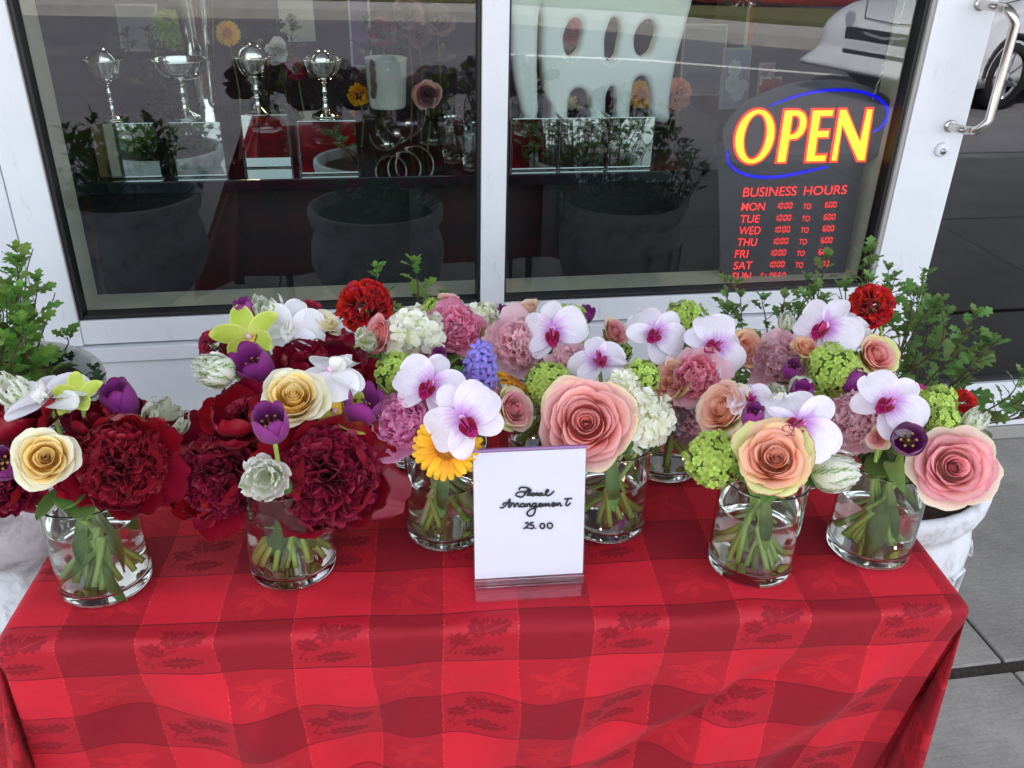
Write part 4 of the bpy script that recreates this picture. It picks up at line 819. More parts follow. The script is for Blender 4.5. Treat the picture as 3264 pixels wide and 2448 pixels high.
# ---------------------------------------------------------------- setting flowers into their vases
UPV = RW @ np.array([0, -1.0, 0]); RIV = RW @ np.array([1.0, 0, 0])
FL = []
def setflower(name, cat, label, d, size, vk, parts, face=(0, 0), roll=0, push=0.0, zoff=0.45, stem='stem', sr=.0032, leaves=(), yaw_only=False, sep=None, sph=.078, axis=None):
    """d: where its face shows in the photograph; size: its width there; face: how far its face turns right / up from the viewer"""
    va = VA[vk]; dv = ray(d[0] * K, d[1] * K); dl = dv / np.linalg.norm(dv); oc = CAMP - va['c']; b = np.dot(oc, dl); q = b * b - (np.dot(oc, oc) - sph * sph)
    tq = -b - (math.sqrt(q) if q > 0 else 0); tq += push; c = CAMP + dl * tq
    size = size * dict(tulip=1.22, rose=.86, ranunculus=.9, orchid=.96, gerbera=1.0, carnation=1.05, parrot_tulip=1.25).get(name, 1.10)
    if name == 'tulip' and axis is not None: axis = (axis[0], axis[1] * .45, axis[2])
    dep = np.dot(c - CAMP, FWD); R = size / 2 * K / FP * dep
    if axis is None: ax = -dl + RIV * face[0] + UPV * face[1]
    else: ax = np.array(axis, float)
    ax = Vector(ax).normalized()
    up = Vector(UPV) if abs(Vector(UPV).dot(ax)) < .95 else Vector(RIV)
    X = up.cross(ax).normalized(); Y = ax.cross(X)
    rot = Matrix((X, Y, ax)).transposed().to_4x4() @ RZ(roll)
    org = Vector(c) - ax * R * zoff
    Mx = Matrix.Translation(org) @ rot @ SC(R)
    e = empty(name, label, cat, M=Mx); inv = Mx.inverted()
    for nm, me, mm in parts:
        st_ = mm == 'stuff'; o = ob(nm, me, e, None if st_ else mm)
        if st_: tag(o, kind='stuff')
    # stem: from behind the head over the vase rim to the far bottom of the vase
    g = np.random.default_rng(len(FL) * 3 + 5)
    a0 = np.array(org) - np.array(ax) * R * .1; rim = np.array([va['x'], va['y'], TZ + va['h'] - .002]); off = a0[:2] - rim[:2]; off = off / (np.linalg.norm(off) + 1e-6)
    rp = rim + np.array([*(off * g.uniform(.012, .038)), 0]); 
    ang = math.atan2(-off[1], -off[0]) + g.normal(0, .5); rb = g.uniform(.018, .040); bt = np.array([va['x'] + rb * math.cos(ang), va['y'] + rb * math.sin(ang), TZ + va['b'] + .009 + g.uniform(0, .010)])
    mid = (rp + a0) / 2 + np.array([0, 0, .012]) - np.array(ax) * .012; m2 = rp * .5 + bt * .5 + np.array([*(g.normal(0, .004, 2)), 0])
    path = smooth_path([a0, mid, rp, m2, bt], 5)
    pl = [tuple(inv @ Vector(p)) for p in path]
    MB().tube(pl, [sr / R * (1 - .15 * (1 - k / len(pl))) for k in range(len(pl))], 9).build('stem', M[stem], e, True)
    for (kind, L, p0, dirv, rl) in leaves:
        P0 = path[int(p0 * (len(path) - 1))]; dd = Vector(dirv).normalized(); up_ = Vector((0, 0, 1)) if abs(dd.z) < .9 else Vector((0, 1, 0))
        Yl = up_.cross(dd).normalized(); Zl = dd.cross(Yl); ml = Matrix.Translation(Vector(P0)) @ Matrix((dd, Yl, Zl)).transposed().to_4x4() @ RX(rl) @ SC(L)
        ob('leaf', leaf_mesh(kind, len(FL)), e, inv @ ml)
    FL.append((label, c, R)); return e
RO = lambda s, a, b, c=None, o=1.0, n=32: rose(s, M[a], M[b], n, o, M[c] if c else None)
PO = lambda s, m='crimson', i='crimson_in', **k: peony(s, M[m], M[i], ng=13, L=1.22, W=.62, cnt=110, R=.46, over=4, **k)
T_ = lambda s, op=0: tulip(s, M['tulip'], M['tulip_in'], op)
PC = lambda s, **k: peony(s, M['crimson'], M['crimson_in'], over=3, **k)
PP = lambda s, m='peony_pink', i='peony_pink', **k: peony(s, M[m], M[i], ng=9, cnt=90, big=26, R=.74, inner2=M[i], **k)
OR = lambda s: orchid(s, M['orchid']); OW = lambda s: orchid(s, M['orchid_white'], M['white_petal'])
VB = lambda s, dk=False, c=110: ball(s, M['viburnum_dk' if dk else 'viburnum'], M['vib_core'], cnt=c, fr=.165, wav=.08)
HY = lambda s, c=60: ball(s, M['cream_petal'], M['hyd_core'], cnt=c, fr=.34, np_=4, wav=.16, tilt=.5, R=.80, asp=.55)
F = setflower
# --- bouquet A, front left
F('rose', 'rose', 'pale yellow rose with cream outer petals at far left', (97, 992), 150, 'A', RO(1, 'rose_yellow', 'rose_yellow_out', o=.92), face=(-.05, .12), leaves=[('water', .09, .75, (-.5, -.3, -1), 30)], push=-.01)
F('peony', 'peony', 'big dark crimson peony facing forward right of the far left yellow rose', (272, 1008), 240, 'A', PC(11), face=(.15, -.12), roll=30, zoff=.5, sr=.0045)
F('tulip', 'tulip', 'upright purple tulip standing above the front left crimson peony', (254, 858), 92, 'A', T_(21), axis=(-.12, -.35, 1), zoff=.95, push=.02, leaves=[('water', .085, .8, (.3, -.5, -1), 70)])
F('parrot_tulip', 'tulip', 'white and green parrot tulip right of the upright purple tulip at left', (364, 902), 104, 'A', parrot(31, 2), axis=(.45, -.4, .8), zoff=.85, push=.012)
F('orchid', 'orchid', 'white orchid lying flat above the far left yellow rose', (100, 856), 200, 'A', OW(41), axis=(-.1, -.15, 1), zoff=.0, push=.015, roll=20)
F('orchid', 'orchid', 'lime green cymbidium beside the upright purple tulip at left', (168, 858), 140, 'A', cymbid(42, op=55), axis=(-.1, -.5, 1), zoff=.25, push=0.0, roll=10)
F('parrot_tulip', 'tulip', 'white and green parrot tulip cut by the left picture edge', (22, 838), 78, 'A', parrot(32), axis=(-.3, -.2, 1), zoff=.9, push=.04)
F('peony', 'peony', 'dark crimson peony at the left edge behind the yellow rose', (30, 905), 190, 'A', PO(12), axis=(-.5, -.3, 1), zoff=.3, push=.04, roll=80)
F('peony', 'peony', 'dark crimson peony low at the left edge under the yellow rose', (-10, 1060), 150, 'A', PC(13, cnt=120), face=(-.5, -.3), zoff=.5, push=.03)
F('tulip', 'tulip', 'purple tulip half cut by the left picture edge', (2, 1000), 85, 'A', T_(22, 10), face=(-.5, .2), zoff=.9, push=-.015)
F('peony', 'peony', 'dark crimson peony behind the upright purple tulip at left', (282, 905), 150, 'A', PO(14), axis=(.5, .1, 1), zoff=.3, push=.05)
# --- bouquet B, crimson cluster
F('peony', 'peony', 'largest crimson peony facing right above the second vase', (724, 1038), 290, 'B', PC(15), face=(.25, -.16), roll=10, zoff=.5, sr=.0045, push=.0)
F('peony', 'peony', 'dark crimson peony at the left of the crimson cluster', (455, 1025), 240, 'B', PC(16), face=(-.5, -.1), roll=50, zoff=.5, sr=.0045, push=.03)
F('peony', 'peony', 'crimson peony with broad smooth petals above the left one', (520, 890), 190, 'B', PO(17), axis=(-.4, -.35, 1), zoff=.35, push=.05, roll=0)
F('rose', 'rose', 'creamy yellow rose at the top of the crimson cluster', (632, 858), 158, 'B', RO(2, 'rose_yellow', 'rose_yellow_out', o=.95), axis=(.05, -.62, 1), zoff=.5, push=.0, roll=40)
F('tulip', 'tulip', 'open purple tulip showing its dark inside at the centre of the crimson cluster', (583, 908), 92, 'B', T_(23, 6), axis=(-.02, -.85, 1), zoff=1.0, push=-.022)
F('parrot_tulip', 'tulip', 'double white parrot tulip low at the front of the second vase', (572, 1035), 136, 'B', parrot(33, 10, 16, 1.9, True), face=(-.1, -.15), zoff=.8, push=-.022, leaves=[('rose', .035, .12, (.7, -.6, -.5), 0)])
F('tulip', 'tulip', 'purple tulip right of the creamy rose in the crimson cluster', (782, 872), 96, 'B', T_(24, 8), axis=(.4, -.6, 1), zoff=.95, push=.01)
F('orchid', 'orchid', 'lime green cymbidium petals under the creamy yellow rose', (722, 890), 176, 'B', cymbid(43, op=20), face=(.25, .55), zoff=.1, push=.004, roll=160)
F('orchid', 'orchid', 'white orchid seen edge on above the dark peony at upper centre left', (718, 802), 175, 'B', OW(44), axis=(.0, -.22, 1), zoff=.0, push=.02, roll=100)
# --- bouquet I, behind B
F('peony', 'peony', 'crimson peony opening upward behind the edge on white orchid', (722, 790), 190, 'I', PO(18), axis=(.15, -.5, 1), zoff=.5, push=.0)
F('orchid', 'orchid', 'large white orchid at the top of the crimson cluster', (628, 705), 168, 'I', OW(45), axis=(.05, -.75, 1), zoff=.1, push=-.01, roll=-10)
F('orchid', 'orchid', 'lime green cymbidium left of the large white orchid', (535, 722), 178, 'I', cymbid(46, op=50), axis=(-.25, -.6, 1), zoff=.25, push=-.012, roll=25)
F('tulip', 'tulip', 'purple tulip below the upper lime cymbidium', (545, 785), 92, 'I', T_(25, 10), axis=(-.4, -.8, 1), zoff=.95, push=-.05)
F('parrot_tulip', 'tulip', 'white and green parrot tulip at the left of the crimson cluster', (458, 800), 92, 'B', parrot(34, 4), axis=(-.9, -.55, .55), zoff=.9, push=.065)
F('parrot_tulip', 'tulip', 'white parrot tulip behind the large white orchid', (575, 662), 76, 'I', parrot(35), axis=(-.1, -.2, 1), zoff=.95, push=.03)
F('tulip', 'tulip', 'purple tulip behind the upper lime cymbidium', (528, 668), 58, 'I', T_(26), axis=(-.3, -.2, 1), zoff=.95, push=.03)
F('carnation', 'carnation', 'dark red carnation left of the upper lime cymbidium', (458, 738), 74, 'I', ruffle(51, M['carnation_dk'], 130), axis=(-.5, -.4, 1), zoff=.4, push=.02)
F('carnation', 'carnation', 'small dark red carnation behind the large white orchid', (668, 668), 62, 'I', ruffle(52, M['carnation_dk'], 110), axis=(.1, -.2, 1), zoff=.4, push=.05)
F('rose', 'rose', 'small cream rose right of the large white orchid', (704, 694), 72, 'I', RO(3, 'rose_yellow_out', 'rose_yellow_out', n=24), axis=(.5, -.3, 1), zoff=.5, push=.02)
# --- bouquet C, left of the card
F('orchid', 'orchid', 'white orchid with magenta throat in front of the yellow gerbera', (1002, 905), 186, 'C', OR(47), face=(-.12, -.05), zoff=.0, roll=38, push=-.036)
F('orchid', 'orchid', 'white orchid with magenta throat above and left of the gerbera', (930, 832), 168, 'C', OR(48), face=(-.05, .35), zoff=.0, roll=-22, push=.0)
F('gerbera', 'gerbera', 'bright yellow gerbera hanging under an orchid left of the card', (966, 966), 152, 'C', gerbera(61), face=(.0, -.15), zoff=.0, push=-.005, stem='stem_pl', sr=.0058)
F('peony', 'peony', 'mauve pink double peony left of the yellow gerbera', (862, 908), 158, 'C', PP(62, 'peony_mauve', 'peony_mauve'), face=(-.4, .1), zoff=.5, push=.01)
F('viburnum', 'viburnum', 'pale lime viburnum ball right of the edge on white orchid', (857, 796), 106, 'C', VB(71), axis=(-.2, -.6, 1), zoff=.5, push=.03)
F('hyacinth', 'hyacinth', 'blue violet hyacinth above the gerbera bouquet', (1038, 790), 92, 'C', hyacinth(63), axis=(.02, -.42, 1), zoff=.1, push=.0, roll=20)
F('rose', 'rose', 'peach ruffled rose right of the two orchids beside the hyacinth', (1112, 885), 104, 'C', RO(4, 'rose_blush', 'rose_blush_out', 'rose_green_out'), face=(.75, .25), zoff=.5, push=.02)
F('gerbera', 'gerbera', 'yellow gerbera seen side on behind the hyacinth', (1110, 822), 88, 'C', gerbera(64), axis=(.6, .2, 1), zoff=.1, push=.06, stem='stem_pl')
F('tulip', 'tulip', 'small purple tulip between the hyacinth and the upper orchid', (948, 770), 44, 'J', T_(27), axis=(0, -.4, 1), zoff=.9, push=-.02)
# --- bouquet J, behind C
F('peony', 'peony', 'bright pink peony above the blue hyacinth', (985, 705), 132, 'J', PP(65), face=(.05, .2), zoff=.5, push=-.01)
F('hydrangea', 'hydrangea', 'cream white hydrangea left of the bright pink peony', (888, 715), 122, 'J', HY(72), face=(-.2, .3), zoff=.5, push=.0)
F('hydrangea', 'hydrangea', 'small white hydrangea right of the bright pink peony', (1046, 676), 86, 'J', HY(73, 44), axis=(.2, -.3, 1), zoff=.5, push=.03)
F('ranunculus', 'ranunculus', 'pink ranunculus seen side on below the red geranium', (822, 722), 92, 'J', RO(5, 'rose_pink', 'rose_blush', n=26), axis=(-.9, -.5, .5), zoff=.4, push=.0)
F('parrot_tulip', 'tulip', 'white tulip petals in front of the side on pink ranunculus', (792, 736), 56, 'I', parrot(36, 10, 7), axis=(.4, -.8, .5), zoff=.8, push=-.02)
F('viburnum', 'viburnum', 'small lime viburnum ball behind the bright pink peony', (938, 660), 66, 'J', VB(74, c=80), axis=(0, -.2, 1), zoff=.5, push=.05)
F('rose', 'rose', 'pink edged rose peeping out behind the bright pink peony', (972, 652), 60, 'J', RO(6, 'rose_pink', 'rose_blush_out', n=20), axis=(.1, -.1, 1), zoff=.4, push=.07)
F('tulip', 'tulip', 'small purple tulip by the window mullion', (1086, 678), 46, 'J', T_(28, -4), axis=(.2, -.1, 1), zoff=.95, push=.05)
F('viburnum', 'viburnum', 'small dark lime viburnum beside the hyacinth tip', (1062, 718), 46, 'J', VB(75, True, 60), axis=(.2, -.4, 1), zoff=.5, push=.0)
# --- bouquet D, right of the card
F('rose', 'rose', 'huge salmon pink rose behind the price card', (1268, 915), 214, 'D', RO(7, 'rose_pink', 'rose_pink', 'rose_pink_out', n=38, o=.9), face=(-.02, .10), zoff=.5, push=.016, roll=60)
F('viburnum', 'viburnum', 'lime viburnum ball above left of the huge salmon rose', (1177, 825), 106, 'D', VB(76), face=(-.3, .25), zoff=.5, push=.02, leaves=[('rose', .035, .05, (-.5, .1, .8), 0), ('rose', .030, .08, (.2, .5, .8), 0)])
F('viburnum', 'viburnum', 'lime viburnum ball above right of the huge salmon rose', (1388, 812), 84, 'D', VB(77, c=90), face=(.2, .2), zoff=.5, push=.03, leaves=[('rose', .035, .05, (-.9, -.2, .3), 0)])
F('hydrangea', 'hydrangea', 'large white hydrangea right of the huge salmon rose', (1398, 905), 124, 'D', HY(78, 66), face=(.35, -.05), zoff=.5, push=.03)
F('hydrangea', 'hydrangea', 'white hydrangea top between the lime viburnums', (1345, 828), 76, 'D', HY(79, 40), face=(.1, .4), zoff=.5, push=.025)
F('hydrangea', 'hydrangea', 'white hydrangea low behind the huge salmon rose', (1214, 960), 70, 'D', HY(80, 40), face=(-.4, -.1), zoff=.5, push=.05)
F('orchid', 'orchid', 'violet tinged orchid lying flat above the huge salmon rose', (1292, 778), 150, 'D', OR(49), axis=(-.15, -.32, 1), zoff=.0, push=.03, roll=15)
F('peony', 'peony', 'pale pink peony petals left of the flat lying orchid', (1228, 770), 84, 'E', PP(66, 'peony_pale', 'peony_pale'), axis=(-.2, -.5, 1), zoff=.4, push=-.03)
# --- bouquet E
F('orchid', 'orchid', 'orchid with two round violet hearted petals left of centre top', (1195, 715), 152, 'E', OR(50), face=(-.15, .15), zoff=.0, push=-.01, roll=6)
F('viburnum', 'viburnum', 'lime viburnum arching behind the round petalled orchid', (1222, 690), 118, 'E', VB(81), axis=(.1, -.3, 1), zoff=.5, push=.03)
F('tulip', 'tulip', 'small purple tulip behind the lime viburnum at top centre', (1266, 678), 42, 'E', T_(29, 6), axis=(.4, -.4, 1), zoff=.9, push=.07)
F('rose', 'rose', 'cream pink rose peeping out above the pale pink peony', (1140, 666), 62, 'E', RO(8, 'rose_blush_out', 'rose_blush_out', n=20), axis=(-.4, -.1, 1), zoff=.4, push=.05)
F('peony', 'peony', 'pale pink peony right of the blue hyacinth', (1118, 740), 138, 'E', PP(67, 'peony_pale', 'peony_pale'), face=(-.2, .2), zoff=.5, push=.0)
F('rose', 'rose', 'small blush rose between the two upper middle orchids', (1328, 718), 76, 'E', RO(9, 'rose_blush', 'rose_blush_out'), axis=(.5, -.6, .7), zoff=.5, push=.01)
F('viburnum', 'viburnum', 'small lime viburnum above the flat lying orchid', (1350, 756), 48, 'E', VB(82, c=60), axis=(.4, -.5, 1), zoff=.5, push=-.01)
# --- bouquet F
F('orchid', 'orchid', 'pinkish orchid facing right at upper middle', (1418, 720), 146, 'F', OR(51), face=(.35, .30), zoff=.0, push=.01, roll=-48)
F('viburnum', 'viburnum', 'bright lime viburnum ball highest at upper middle', (1485, 676), 98, 'F', VB(83), axis=(0, -.3, 1), zoff=.5, push=.055)
F('orchid', 'orchid', 'orchid with a large magenta lip right of the highest viburnum', (1548, 748), 156, 'F', OR(52), face=(.35, .35), zoff=.0, push=-.01, roll=-62)
F('rose', 'rose', 'peach pink rose facing right beside the magenta lipped orchid', (1612, 752), 96, 'F', RO(10, 'rose_peach', 'rose_peach_out'), face=(.7, .25), zoff=.5, push=.03)
F('peony', 'peony', 'pink peony under the magenta lipped orchid', (1505, 812), 128, 'F', PP(68, 'peony_pale', 'peony_pale_deep'), face=(.05, .1), zoff=.5, push=-.01)
F('rose', 'rose', 'peach rose seen side on left of the pink peony', (1448, 822), 104, 'F', RO(11, 'rose_peach', 'rose_peach_out', 'rose_green_out'), face=(-.75, .3), zoff=.5, push=.01)
# --- bouquet L, back right
F('peony', 'peony', 'feathery pale pink peony under the sprigs at right', (1680, 775), 140, 'L', PP(69, 'peony_pale', 'peony_pale'), face=(-.3, .15), zoff=.5, push=.02)
F('orchid', 'orchid', 'large white orchid tipped sideways below the red geranium at right', (1785, 708), 160, 'L', OR(53), face=(-.25, .45), zoff=.0, push=-.015, roll=-30)
F('orchid', 'orchid', 'second white orchid behind the sideways one touching the red geranium', (1838, 708), 104, 'L', OR(54), face=(.3, .5), zoff=.0, push=.02, roll=-60)
F('viburnum', 'viburnum', 'lime viburnum ball below the sideways orchid', (1800, 798), 122, 'L', VB(84), face=(.0, .2), zoff=.5, push=-.02)
F('viburnum', 'viburnum', 'lower half hidden lime viburnum behind the purple tulip', (1805, 852), 76, 'L', VB(85, True, 80), face=(.1, -.2), zoff=.5, push=.0)
F('rose', 'rose', 'pink rose facing right at the far right top of the flowers', (1893, 768), 104, 'L', RO(12, 'rose_pink', 'rose_peach_out', 'rose_green_out'), face=(.6, .35), zoff=.5, push=.0)
F('tulip', 'tulip', 'small closed purple tulip left of the right hand viburnum ball', (1712, 795), 50, 'L', T_(30, -2), axis=(-.1, -.9, .8), zoff=.95, push=-.03)
F('tulip', 'tulip', 'purple tulip below right of the right hand viburnum ball', (1852, 822), 62, 'L', T_(31, 0), axis=(.5, -.4, .8), zoff=.95, push=-.045)
F('parrot_tulip', 'tulip', 'green tipped parrot tulip bud in front of the sprigs', (1700, 688), 46, 'L', parrot(37, -14, 7, 2.1), axis=(-.1, -.15, 1), zoff=1.0, push=.06)
F('parrot_tulip', 'tulip', 'green and white parrot tulip under the small closed purple tulip', (1738, 835), 62, 'L', parrot(38), axis=(.6, -.6, .5), zoff=.9, push=-.04)
F('parrot_tulip', 'tulip', 'pale parrot tulip left of the half hidden purple tulip', (1672, 846), 52, 'G', parrot(39), axis=(-.5, -.5, .8), zoff=.9, push=.05)
F('tulip', 'tulip', 'purple tulip half hidden behind the front right orchid', (1732, 848), 60, 'G', T_(32, 4), axis=(0, -.2, 1), zoff=.95, push=.055)
# --- bouquet G, front right
F('rose', 'rose', 'big peach rose above the front right vase', (1668, 985), 180, 'G', RO(13, 'rose_peach', 'rose_peach_out', 'rose_green_out', n=36), face=(-.02, .28), zoff=.5, push=-.012, roll=20)
F('viburnum', 'viburnum', 'lime viburnum ball hanging left of the front right vase', (1532, 992), 124, 'G', VB(86, c=130), face=(-.3, .0), zoff=.5, push=.012)
F('rose', 'rose', 'pink rose facing left with cream underside above the hanging viburnum', (1560, 880), 140, 'G', RO(14, 'rose_peach', 'rose_pink_out', 'rose_yellow_out'), face=(-.9, .55), zoff=.5, push=.025)
F('orchid', 'orchid', 'big white orchid with magenta lip above the big peach rose', (1728, 918), 192, 'G', OR(55), face=(.22, .28), zoff=.0, push=-.012, roll=-58)
F('orchid', 'orchid', 'white orchid lying flat above the cream backed rose', (1620, 860), 110, 'G', OR(56), axis=(-.2, -.3, 1), zoff=.0, push=.02, roll=0)
F('tulip', 'tulip', 'dark purple tulip just above the big peach rose', (1627, 895), 58, 'G', T_(33, 2), axis=(-.1, -.6, 1), zoff=.95, push=-.015)
F('parrot_tulip', 'tulip', 'green striped parrot tulip pointing right between the two front right vases', (1812, 1020), 94, 'G', parrot(40, -8, 12, 2.4), axis=(.9, -.25, .12), zoff=1.0, push=.0)
F('peony', 'peony', 'pale pink peony between the two front right orchids', (1838, 905), 150, 'H', PP(70, 'peony_pale', 'peony_pale'), face=(-.5, .05), zoff=.5, push=.02)
# --- bouquet H, right corner
F('rose', 'rose', 'very large blush rose leaning over the right corner', (2058, 1005), 186, 'H', RO(15, 'rose_blush', 'rose_blush', 'rose_blush_out', n=36), face=(.18, .05), zoff=.5, push=-.005, roll=90)
F('orchid', 'orchid', 'white orchid with magenta throat above the rightmost vase', (1922, 872), 170, 'H', OR(57), face=(.22, .35), zoff=.0, push=-.008, roll=-50)
F('orchid', 'orchid', 'pale orchid petals behind the rightmost viburnum', (1972, 850), 130, 'H', OR(58), axis=(.2, -.2, 1), zoff=.0, push=.05, roll=40)
F('viburnum', 'viburnum', 'lime viburnum heads between the orchid and the very large blush rose', (2022, 872), 96, 'H', VB(87), face=(.1, .2), zoff=.5, push=.03)
F('viburnum', 'viburnum', 'smaller lime viburnum tucked behind the very large blush rose', (2040, 908), 74, 'H', VB(88, c=80), face=(.2, .1), zoff=.5, push=.018)
F('tulip', 'tulip', 'open purple tulip with ochre stamens left of the very large blush rose', (1966, 945), 84, 'H', T_(34, 8), face=(.1, .16), zoff=1.5, push=-.034, leaves=[('strap', .08, .35, (-.5, -.6, .3), 40), ('water', .095, .7, (-.3, -.3, -1), 60)])
F('parrot_tulip', 'tulip', 'white parrot tulip behind the very large blush rose', (2112, 905), 58, 'H', parrot(41), axis=(.5, -.1, 1), zoff=.9, push=.05, leaves=[('strap', .07, .1, (.9, .1, .2), 0)])
F('carnation', 'carnation', 'small red carnation behind the white parrot tulip at far right', (2086, 858), 58, 'H', ruffle(53, M['geranium'], 110), axis=(.3, -.1, 1), zoff=.5, push=.08)
# flowers tucked deeper in the domes
F('peony', 'peony', 'shaded crimson peony between the far left rose and the upright tulip', (196, 905), 120, 'A', PO(112), axis=(-.1, -.2, 1), zoff=.4, push=.05)
F('peony', 'peony', 'shaded crimson peony behind the creamy rose of the crimson cluster', (652, 775), 130, 'I', PO(113), axis=(-.1, -.3, 1), zoff=.4, push=.02)
F('peony', 'peony', 'crimson peony petals low between the two left vases', (420, 1085), 110, 'B', PO(114), face=(-.7, -.5), zoff=.5, push=.045)
F('ranunculus', 'ranunculus', 'small pink ranunculus between the white hydrangea and the lime viburnum', (905, 768), 66, 'J', RO(115, 'rose_pink', 'rose_blush', n=20), axis=(-.2, -.5, 1), zoff=.4, push=.02)
F('peony', 'peony', 'pale pink peony glimpsed below the blue hyacinth', (1062, 850), 84, 'C', PP(116, 'peony_pale', 'peony_pale'), axis=(.2, -.3, 1), zoff=.4, push=.06)
F('peony', 'peony', 'pale pink peony drooping left of the hanging lime viburnum', (1476, 905), 104, 'F', PP(117, 'peony_pale', 'peony_pale'), face=(-.1, -.3), zoff=.4, push=.02)
F('rose', 'rose', 'small peach rose between the feathery peony and the lime viburnum', (1742, 752), 66, 'L', RO(118, 'rose_peach', 'rose_peach_out', n=20), axis=(0, -.4, 1), zoff=.4, push=.01)
F('hydrangea', 'hydrangea', 'small cream hydrangea deep behind the dark purple tulip', (1690, 880), 76, 'G', HY(119, 40), axis=(0, -.4, 1), zoff=.4, push=.06)
F('rose', 'rose', 'small blush rose tucked under the rightmost orchid', (1898, 948), 60, 'H', RO(120, 'rose_blush', 'rose_blush_out', n=20), face=(-.3, -.1), zoff=.4, push=.03)
F('hydrangea', 'hydrangea', 'small cream hydrangea left of the upper violet orchid', (1090, 790), 62, 'E', HY(121, 36), axis=(-.2, -.4, 1), zoff=.4, push=.02)
# loose foliage in the vases
def spray(name, label, vk, items):
    va = VA[vk]; e = empty(name, label, 'leaves', (va['x'], va['y'], TZ + va['b'] + .008))
    for i, (kind, L, a, z, el, rl) in enumerate(items):
        r = .034 if z < .12 else .02; p = Vector((r * math.cos(a) * .5, r * math.sin(a) * .5, z)); dd = Vector((math.cos(a) * math.cos(R_(el)), math.sin(a) * math.cos(R_(el)), math.sin(R_(el)))); up_ = Vector((0, 0, 1)) if abs(dd.z) < .95 else Vector((0, 1, 0))
        Yl = up_.cross(dd).normalized(); Zl = dd.cross(Yl); ob('leaf', leaf_mesh(kind, i), e, Matrix.Translation(p) @ Matrix((dd, Yl, Zl)).transposed().to_4x4() @ RX(rl) @ SC(L))
    for i, (a, b_) in enumerate(((.3, 3.0), (2.2, 5.6), (4.4, 1.2))):
        pts = smooth_path([(.034 * math.cos(a), .034 * math.sin(a), .004), (0.004, .003, .06), (.024 * math.cos(b_), .024 * math.sin(b_), .13)], 6); MB().tube(pts, .0034, 8).build('stem', M[('stem', 'stem_pl', 'stem_dk')[i]], e, True)
for vk, lab in (('A', 'loose strap leaves and stems in the front left vase'), ('B', 'loose leaves and stems in the vase under the crimson cluster'), ('C', 'loose leaves and stems in the gerbera vase'), ('D', 'loose leaves and stems in the vase right of the card'), ('G', 'loose leaves and stems in the front right vase'), ('H', 'curling strap leaves and stems in the rightmost vase')):
    g = np.random.default_rng(ord(vk)); spray('stems_and_leaves', lab, vk, [('water', g.uniform(.06, .085), -1.9 + 1.5 * k + g.normal(0, .3), .10, -62 + g.uniform(-12, 8), g.uniform(-60, 60)) for k in range(3)] + [('rose', g.uniform(.045, .062), -2.6 + k * .75 + g.normal(0, .2), .140, g.uniform(-18, 16), g.uniform(-30, 30)) for k in range(7)])
for vk, lab in (('I', 'leaves under the back flowers of the crimson cluster'), ('J', 'leaves under the bright pink peony'), ('E', 'leaves under the round petalled orchid'), ('F', 'leaves under the magenta lipped orchid'), ('L', 'leaves under the back right flowers')):
    g = np.random.default_rng(ord(vk)); spray('stems_and_leaves', lab, vk, [('rose', g.uniform(.05, .065), k * .8, .145, g.uniform(5, 50), g.uniform(-30, 30)) for k in range(8)])

# ---------------------------------------------------------------- stone urns with plants
def urn(label, x, y, prof, relief=.0075, ns=72):
    e = empty('stone_urn', label, 'urn', (x, y, 0.0))
    def fn(th, z, k):
        r0 = prof2[k][0]
        if 0.30 < z / H_ < 0.86: return relief * (max(0, math.sin(9 * th + 2.2 * math.sin(z * 26))) ** .6 * math.sin(math.pi * (z / H_ - .3) / .56) + .35 * math.sin(27 * th + z * 90) * .3)
        return .0008 * math.sin(40 * th)
    H_ = max(p[1] for p in prof); sp = smooth_path([(p[0], 0, p[1]) for p in prof], 5); prof2 = [(max(0.001, p[0]), p[2]) for p in sp]
    MB().lathe(prof2, ns, fn).build('urn_body', M['stone'], e, True)
    rt = prof[-3][0]
    MB().lathe([(0.001, H_ - .03), (rt * .5, H_ - .022), (rt * .93, H_ - .035)], 32, lambda th, z, k: .004 * math.sin(9 * th)).build('soil', M['soil'], e, True)
    MB().box((-.14, -.14, 0.0), (.14, .14, .05)).build('plinth', M['stone'], e)
    return e, H_
def uprof(R, H, bowl=.34): return [(.125, .052), (.13, .075), (.09, .11), (.062, .17), (.06, bowl * H / .72 * .72), (.10, bowl * H / .72 + .01), (R * .78, bowl * H / .72 + .07), (R * .93, H * .72), (R * .90, H * .84), (R * .86, H * .90), (R * .98, H * .94), (R * 1.0, H * .965), (R * .99, H), (R * .93, H), (R * .90, H * .97), (R * .86, H * .93)]
UP = [(.14, .052), (.145, .08), (.12, .12), (.085, .19), (.07, .27), (.075, .325), (.13, .375), (.185, .43), (.212, .50), (.215, .57), (.203, .615), (.198, .635), (.213, .655), (.218, .675), (.218, .70), (.205, .705), (.195, .69), (.185, .66)]
u1, h1 = urn('carved white stone urn at far left behind the table corner', -.735, -.62, UP)
u2, h2 = urn('white stone urn hidden behind the middle of the table', .035, -.56, [(r_, z_ * .945 if z_ > .1 else z_) for r_, z_ in UP])
RP = [(.15, .052), (.16, .08), (.13, .12), (.14, .16), (.185, .22), (.222, .32), (.232, .42), (.226, .47), (.218, .50), (.236, .53), (.24, .55), (.24, .575), (.226, .58), (.215, .56), (.20, .52)]
u3, h3 = urn('white stone urn with a key pattern beside the right corner of the table', .955, -.86, RP, .0015)
